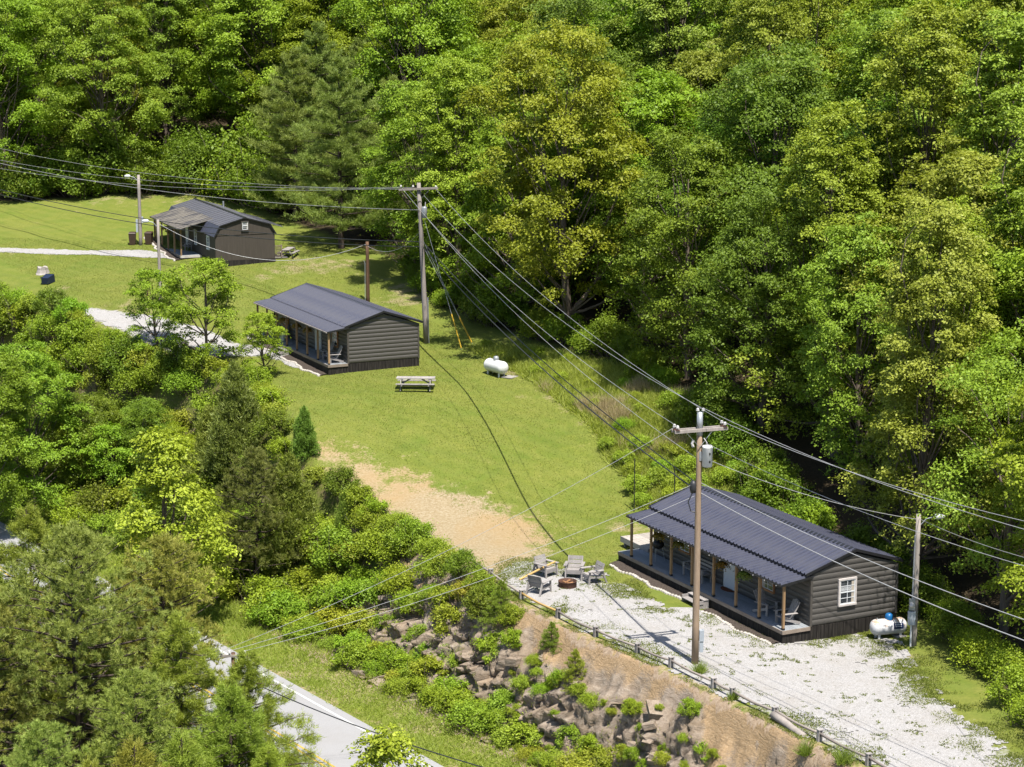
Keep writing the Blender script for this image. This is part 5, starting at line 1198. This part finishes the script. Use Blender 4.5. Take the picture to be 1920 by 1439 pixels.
# far rows close the view at the top of the hill
for row, Y in enumerate((292, 306)):
    n = 15
    for j in range(n):
        x = (j / (n - 1) - .5) * 2 * (.262 * Y + 6) + Rr.uniform(-2, 2); k_ = Rr.choice(('maple', 'oak', 'maple', 'poplar')); plant(k_, Rr.randrange(3), x, Y + Rr.uniform(-4, 4), 1.0, SPEC[k_][0] + ' tree on the skyline ridge of the wood', 'tree', SPEC[k_][1] + ' on the skyline ridge', (.95, 1, 1.05))
# undergrowth along the foot of the wood
L_ = 0; TL = np.array(TREELINE[1:-1]); k = 0
for (ax, ay), (bx, by) in zip(TL[:-1], TL[1:]):
    n = max(1, int(math.hypot(bx - ax, by - ay) / 2.0))
    for j in range(n):
        t = (j + Rr.random()) / n; x, y = ax + (bx - ax) * t, ay + (by - ay) * t; nx, ny = (by - ay), -(bx - ax); ln = math.hypot(nx, ny); nx, ny = nx / ln, ny / ln
        if not inside(x + nx * 2, y + ny * 2, FP): nx, ny = -nx, -ny
        for back, s in ((Rr.uniform(-.2, .9), Rr.uniform(.65, 1.1)), (Rr.uniform(2.0, 3.6), Rr.uniform(1.0, 1.6))):
            xx, yy = x + nx * back, y + ny * back
            if (-21 < xx < -7 and 160 < yy < 182) or (back > 1 and yy < 150): continue
            left = xx < -20; cw = column(px_of(xx, yy, gz(xx, yy))[0]); i_ = Rr.choice((0, 2, 2, 3)); kd = {0: 'green leafy', 2: 'tall dark green', 3: 'low dense green'}[i_]; fw = ', front row' if back < 1 else ', back row'
            plant('shrub', i_, xx, yy, s * (1.7 if left else 1.0), kd + ' shrub in the undergrowth ' + cw + fw, 'shrub', kd + ' undergrowth shrubs ' + cw + fw, (1.0, 1.05, .9)); k += 1
# --- the bank between the road and the lawn: shrubs and small trees
sp = []
def okd(x, y, d): return all((x - a) ** 2 + (y - b) ** 2 > d * d for a, b in sp)
def base(px, Y): return (px - 960) / FPX * (Y * CP + (CZ - 1) * SP)
for kind, i, px, Y, s, tint, lab in (
        ('sapling', 0, 392, 136, .92, (.9, 1, .8), 'open-crowned young tree in front of the gravel drive by the middle cabin'),
        ('sapling', 0, 300, 139, .72, (.85, .95, .8), 'small young tree left of the open-crowned one by the gravel drive'),
        ('sapling', 0, 505, 131, .55, (1.1, 1.0, .8), 'thin small tree at the lawn edge below the middle cabin porch'),
        ('oak', 1, 25, 137, .38, (1.1, 1.05, .9), 'small dense tree at the top of the left thicket, leftmost of three'),
        ('maple', 1, 125, 134, .36, (1.0, 1.0, .9), 'small dense tree at the top of the left thicket, middle of three'),
        ('oak', 1, 205, 132, .36, (1.15, 1.1, .9), 'small dense tree at the top of the left thicket, rightmost of three'),
        ('oak', 1, 265, 131, .42, (1.05, 1.05, .9), 'rounded low tree in the middle of the left thicket'),
        ('maple', 1, 330, 126, .36, (1.1, 1.05, .8), 'rounded bright low tree above the conical yellow-green one'),
        ('cedar', 0, 445, 122, 1.15, (.75, .8, .9), 'dark spreading cedar on the bank below the middle cabin'),
        ('cedar', 0, 390, 124, 1.0, (.85, .9, .9), 'dark cedar just left of the spreading one on the bank'),
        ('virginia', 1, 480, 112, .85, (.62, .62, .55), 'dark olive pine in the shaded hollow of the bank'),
        ('cedar', 0, 548, 112, 1.05, (.8, .8, .9), 'bushy cedar at the right of the shaded hollow'),
        ('cedar', 0, 572, 117, .48, (.7, .85, .8), 'small pointed cedar at the lawn edge above the shaded hollow'),
        ('cedar', 0, 645, 111.5, .36, (.7, .85, .8), 'tiny pointed cedar at the corner of the dirt patch'),
        ('sapling', 1, 328, 108, 1.2, (1.1, 1.16, .85), 'bright yellow-green conical young tree beside the road'),
        ('maple', 1, 55, 131, .66, (.85, 1.0, .9), 'full green tree at the left picture edge beside the road'),
        ('maple', 0, -30, 127, .6, (.85, .95, .9), 'green tree cut off by the left picture edge'),
        ('oak', 1, 175, 133, .5, (1.1, 1.05, .9), 'low dark-green tree in the left thicket'),
        ('sapling', 0, 215, 130, .8, (.8, .95, .8), 'thin-leaved young tree in the left thicket'),
        ('sapling', 1, 722, 69.5, .97, (1.0, .98, .9), 'slender yellow-green young tree at the bottom picture edge'),
        ('virginia', 0, 155, 86, .97, (1.0, 1.0, .95), 'large bushy long-needled pine in the lower left corner'),
        ('virginia', 0, -20, 85, .85, (1.02, .98, .85), 'bushy pine cut off by the lower left picture edge'),
        ('virginia', 1, 245, 79, .82, (1.02, .98, .85), 'smaller bushy pine in front of the large one at lower left'),
        ('feather', 0, 75, 98, .98, (1.0, 1.0, .9), 'feathery pine at the left edge above the bushy pines'),
        ('feather', 1, 150, 94, .98, (1.0, .98, .9), 'feathery pine right of the one at the left edge'),
        ('feather', 0, 8, 92, .9, (.95, .98, .9), 'feathery pine half cut off by the left edge'),
        ('feather', 0, 335, 84, .88, (1.0, 1.03, .9), 'olive feathery pine beside the pole with insulators'),
        ('feather', 1, 425, 79.5, .84, (1.0, 1.04, .85), 'olive feathery pine overhanging the road'),
        ('feather', 1, 505, 75, .74, (1.0, 1.04, .85), 'low olive pine nearest the road at the bottom edge'),
        ('feather', 0, 350, 74, .8, (1.05, 1.06, .85), 'yellowish feathery pine at the bottom edge'),
        ('feather', 0, 180, 74, .75, (1.0, 1.0, .85), 'feathery pine at the bottom edge in front of the bushy pines'),
        ('virginia', 1, 300, 90, .95, (1.08, 1.0, .8), 'bushy pine between the large one and the pole with insulators'),
        ('feather', 0, 235, 92, .85, (1.0, 1.0, .9), 'feathery pine rising behind the large bushy pine'),
        ('feather', 1, 470, 82.0, .86, (1.0, 1.04, .85), 'thin olive pine touching the pole with insulators'),
        ('feather', 0, 265, 72, .9, (1.05, 1.0, .85), 'olive pine low at the bottom edge, third from the left corner'),
        ('feather', 1, 560, 70.5, .68, (1.0, 1.04, .85), 'thin olive pine at the bottom edge closest to the slender young tree'),
        ('virginia', 1, 60, 76, .8, (1.05, 1.0, .85), 'bushy pine at the bottom left corner')):
    x = base(px, Y); plant(kind, i, x, Y, s, lab, 'tree', None, tint, rz=(px * .37) % 6.28, name='young_tree' if kind == 'sapling' else None); sp.append((x, Y))
for px, py, kd_, i_, sc_, tint, lab in ((936, 1180, 'feather', 0, .26, (.9, .98, .8), 'feathery young pine at the right end of the bank shrubs'), (1034, 1222, 'feather', 1, .19, (.8, .95, .8), 'tiny pine on the bare rock just below the fence'), (1082, 1292, 'feather', 0, .2, (1.1, 1.15, .8), 'bright small pine halfway down the bare rock')):
    g_ = ground(px, py); plant(kd_, i_, g_[0], g_[1], sc_, lab, 'tree', None, tint); sp.append((g_[0], g_[1]))
# a closed row of bushes along the upper lip of the thicket
for j, (px, py, sc_) in enumerate(((-10, 575, 1.0), (25, 578, .95), (60, 585, .95), (100, 592, .85), (135, 600, .85), (150, 618, .8), (185, 642, .75), (215, 655, .75), (250, 664, .7), (285, 676, .75), (330, 690, .8), (370, 700, .85), (405, 712, .85), (440, 724, .9), (475, 738, .9), (495, 755, .85), (510, 790, .8), (518, 825, .75), (530, 862, .7), (60, 670, 1.1), (90, 688, 1.1), (130, 695, 1.1), (165, 690, 1.1), (200, 700, 1.1), (235, 710, 1.1), (120, 730, 1.1), (185, 735, 1.1), (255, 735, 1.1), (305, 722, 1.05), (350, 735, 1.0), (590, 905, .65), (640, 930, .7), (675, 955, .7), (705, 975, .75), (740, 1000, .75), (775, 1022, .75), (810, 1045, .7), (840, 1062, .65), (868, 1085, .6), (900, 1108, .55), (930, 1132, .55), (690, 990, .8), (760, 1040, .8), (820, 1080, .75), (880, 1125, .7), (910, 1160, .65), (960, 1170, .5), (40, 618, 1.2), (95, 630, 1.15), (150, 655, 1.1), (205, 680, 1.1), (265, 698, 1.1), (5, 640, 1.4))):
    g_ = ground(px, py); i_ = (0, 3, 1, 2, 0, 4, 3)[j % 7]; plant('shrub', i_, g_[0], g_[1], sc_, {0: 'green leafy', 1: 'yellow-green', 2: 'tall dark green', 3: 'low dense green', 4: 'twiggy thin-leaved'}[i_] + (' shrub along the upper edge of the left thicket' if px < 560 else ' shrub along the top of the bank beside the dirt patch'), 'shrub', {0: 'green leafy', 1: 'yellow-green', 2: 'tall dark green', 3: 'low dense green', 4: 'twiggy'}[i_] + (' shrubs on the thicket edge' if px < 560 else ' shrubs on the bank top'), (Rr.uniform(.9, 1.1), Rr.uniform(.95, 1.08), .9)); sp.append((g_[0], g_[1]))
QUOTA = {0: 85, 1: 50, 2: 70}
CX, CY = RNG.uniform(-48, 16, 14000), RNG.uniform(70, 152, 14000); CD = edge_dist(CX, CY)
for x, y, d in zip(CX.tolist(), CY.tolist(), CD.tolist()):
    if sum(QUOTA.values()) == 0: break
    s = road_s(x, y)
    if d < .35 or s < 4.0: continue
    if abs(x) > .27 * y + 3: continue
    zone = 0 if y < 103 else (1 if y < 114 else 2)
    if QUOTA[zone] == 0: continue
    w = d / (d + s - 3.2)                                     # 0 at the top, 1 at the foot
    px, py = px_of(x, y, gz(x, y) + .5)
    if y < 103:
        if px > 960 and w < .45 + .4 * Rr.random() - .1 * (px < 1150): continue
        if px > 1300 and Rr.random() < .6: continue
        if px <= 960 and w < .06: continue
        sc, dmin = Rr.uniform(.5, .95), .85
    elif y < 114: sc, dmin = Rr.uniform(.75, 1.25), 1.05
    else: sc, dmin = Rr.uniform(.85, 1.5), 1.45
    if not okd(x, y, dmin): continue
    i = Rr.choice((0, 1, 3, 3, 4)) if y < 114 else Rr.choice((0, 0, 2, 3, 4, 1))
    reg = 'on the rock bank below the fence' if y < 98 else ('on the overgrown bank below the dirt patch' if y < 114 else 'in the thicket left of the lawn')
    kd = {0: 'green leafy', 1: 'yellow-green', 2: 'tall dark green', 3: 'low dense green', 4: 'twiggy thin-leaved'}[i]
    plant('shrub', i, x, y, sc, kd + ' shrub ' + reg, 'shrub', kd + ' shrubs ' + reg, (Rr.uniform(.9, 1.15), Rr.uniform(.95, 1.1), Rr.uniform(.8, 1.1)), sz=Rr.uniform(.65, 1.0)); sp.append((x, y)); QUOTA[zone] -= 1
# weedy slope right of the lawn and the shrub belt left of the near cabin
WEEDY = W([(880, 655), (1000, 715), (1060, 760), (1110, 800), (1140, 860), (1185, 905), (1200, 955), (1300, 945), (1400, 905), (1360, 830), (1290, 745), (1150, 690), (1000, 655)])
n = 0
for _ in range(4000):
    if n >= 48: break
    x, y = Rr.uniform(-4, 16), Rr.uniform(100, 142)
    if not inside(x, y, WEEDY): continue
    px, py = px_of(x, y, gz(x, y)); low = py > 840
    if not okd(x, y, 1.0 if low else 1.5) or (not low and Rr.random() < .7): continue
    plant('shrub', 1 if low or Rr.random() < .6 else 3, x, y, Rr.uniform(.45, .75) if low else Rr.uniform(.25, .5), 'yellow-green bush ' + ('in the weedy belt behind the near cabin roof' if low else 'among tall weeds right of the lawn'), 'shrub', 'bushes ' + ('in the weedy belt' if low else 'among tall weeds'), (Rr.uniform(.9, 1.1), Rr.uniform(1.0, 1.1), .9)); sp.append((x, y)); n += 1

# --- grass as stuff: mown lawn, tall weeds, verge
def scatter(name, mat, area, n, hgt, wid, label, lean=.35, seed=3, weight=None, dz=0.0, tint=(1, 1, 1)):
    r = np.random.default_rng(seed); P_ = np.asarray(area)[:, :2]; lo, hi = P_.min(0), P_.max(0); xs, ys = [], []; tot = 0
    while tot < n:
        x, y = r.uniform(lo[0], hi[0], n), r.uniform(lo[1], hi[1], n); k_ = poly_mask(x, y, area, .3) > r.random(n); x, y = x[k_], y[k_]
        if weight is not None: k_ = weight(x, y) > r.random(len(x)); x, y = x[k_], y[k_]
        xs.append(x); ys.append(y); tot += len(x)
    x, y = np.concatenate(xs)[:n], np.concatenate(ys)[:n]; z = H(x, y) + dz
    pos = np.stack([x, y, z], -1); d = r.normal(size=(n, 3)) * lean; d[:, 2] = 1
    ln = r.uniform(hgt[0], hgt[1], n) * (.6 + .8 * fbm(x * .7, y * .7, seed + 4, 3))
    o = link(name, blades(name, pos, d, ln, wid, mat, r)); o.color = (*tint, 1); return tag(o, label, kind='stuff')
LAWN = W([(880, 650), (1000, 715), (1060, 760), (1110, 800), (1140, 860), (1185, 905), (1190, 1000), (1165, 1105), (1060, 1060), (960, 1000), (800, 925), (640, 860), (540, 800), (520, 700), (480, 660), (420, 640), (330, 600), (200, 585), (60, 520), (0, 490), (0, 445), (250, 455), (600, 450), (760, 570)])
notdirt = lambda x, y: np.clip(1.15 - 1.1 * poly_mask(x, y, DIRT, 3.0) - poly_mask(x, y, DRIVE2, .6) - poly_mask(x, y, PATH3, .3), .0, 1) * (.25 + 1.1 * fbm(x * .5, y * .5, 15, 3))
scatter('lawn_grass', M['lawn'], LAWN, 120000, (.04, .10), .035, 'short mown lawn grass', .7, 3, notdirt)
scatter('tall_weeds', M['weed'], WEEDY, 70000, (.25, .7), .06, 'tall yellow-green weeds right of the lawn', .9, 5, lambda x, y: .2 + fbm(x * .6, y * .6, 25, 3))
scatter('dry_grass', M['dry'], W([(1010, 730), (1130, 790), (1180, 860), (1280, 850), (1345, 790), (1270, 735), (1200, 720)]), 9000, (.4, 1.1), .03, 'dry tan grass stalks among the weeds', .4, 6, lambda x, y: sstep(.5, .7, fbm(x * .5, y * .5, 27, 3)))
def strip(s0, s1, u0, u1): return [np.append(RP + RD * u + RN * s, 0) for s, u in ((s0, u0), (s1, u0), (s1, u1), (s0, u1))]
scatter('verge_grass', M['weed'], strip(.7, 4.4, -14, 60), 42000, (.12, .42), .035, 'bright grass verge between the road and the bank', .9, 7, lambda x, y: np.clip(.15 + .5 * sstep(.8, 2.2, road_s(x, y)) + fbm(x, y, 29, 3) * .6, 0, 1), tint=(.9, .98, .8))
scatter('roadside_grass', M['weed'], strip(-22, -8.6, -30, 50), 26000, (.15, .5), .04, 'rough grass under the roadside pines', .5, 8, tint=(.8, .85, .8))
padw = lambda x, y: np.clip(1 - np.abs(poly_mask(x, y, PAD, 2.4) - .45) * 2.6, 0, 1) * sstep(.42, .60, fbm(x * .8, y * .8, 33, 4)) * (edge_dist(x, y) < -.1)
PADBIG = [np.array([12, 66, 0]), np.array([-6, 106, 0]), np.array([8, 106, 0]), np.array([21, 90, 0]), np.array([28, 66, 0])]
scatter('gravel_weeds', M['lawn'], PADBIG, 52000, (.04, .11), .04, 'patchy grass growing through the edges of the gravel yard', .9, 9, padw, .02, (.85, .9, .8))
PADIN = PADBIG
scatter('gravel_sprigs', M['lawn'], PADBIG, 5000, (.04, .10), .045, 'scattered small weeds in the white gravel yard', .9, 10, lambda x, y: (poly_mask(x, y, PAD, .5) > .5) * sstep(.68, .76, fbm(x * 2.3, y * 2.3, 35, 3)), .03, (.75, .8, .8))
r = np.random.default_rng(12); keepn = fbm(ROCKPTS[:, 0] * 1.6, ROCKPTS[:, 1] * 1.6, 37, 3) > .56; bp = ROCKPTS[keepn]; bp = bp[r.integers(0, len(bp), 11000)] + r.normal(size=(11000, 3)) * .06; bd = r.normal(size=(11000, 3)) * .6; bd[:, 2] = 1
o = link('bank_tufts', blades('bank_tufts', bp, bd, r.uniform(.08, .34, 11000), .028, M['weed'], r)); o.color = (.85, .85, .8, 1); tag(o, 'sparse grass tufts on the rock bank', kind='stuff')
n = 0
for j in r.permutation(len(ROCKPTS)).tolist():
    if n >= 46: break
    x, y, z = ROCKPTS[j]; px, py = px_of(x, y, z)
    if px < 960 or py > 1450 or not okd(x, y, .75) or (px > 1350 and r.random() < .5): continue
    i_ = int(r.choice((0, 1, 3, 4, 4))); kd = {0: 'green leafy', 1: 'yellow-green', 3: 'low dense green', 4: 'twiggy thin-leaved'}[i_]
    e = plant('shrub', i_, float(x), float(y), float(r.uniform(.18, .46)), 'small ' + kd + ' bush rooted in the rock face below the fence', 'shrub', 'small ' + kd + ' bushes on the rock face', (1.05, 1.05, .9)); e.location.z = float(z) - .05; sp.append((x, y)); n += 1
# a spiky tuft at the foot of the near tall pole and two on the bank
for px, py, s, lab in ((1312, 1262, 1.0, 'spiky grass tuft at the foot of the near tall pole'), (1375, 1312, .7, 'spiky grass tuft at a fence post right of the near tall pole'), (1510, 1415, 1.1, 'pale grass tuft on the bank at the bottom edge'), (1580, 1432, 1.2, 'large grass tuft below the last fence rails')):
    r = np.random.default_rng(px); g_ = gp(px, py); nn = 240; a = r.uniform(0, 6.28, nn); el = r.uniform(.15, 1.1, nn); d = np.stack([np.cos(a) * np.sin(el), np.sin(a) * np.sin(el), np.cos(el)], -1); pos = np.stack([r.normal(size=nn) * .1 * s, r.normal(size=nn) * .1 * s, np.zeros(nn)], -1)
    o = link('grass_tuft', blades('grass_tuft', pos, d, r.uniform(.35, .75, nn) * s, .03, M['weed'], r)); o.location = g_; o.color = (.7, .8, .8, 1); tag(o, lab, 'grass')
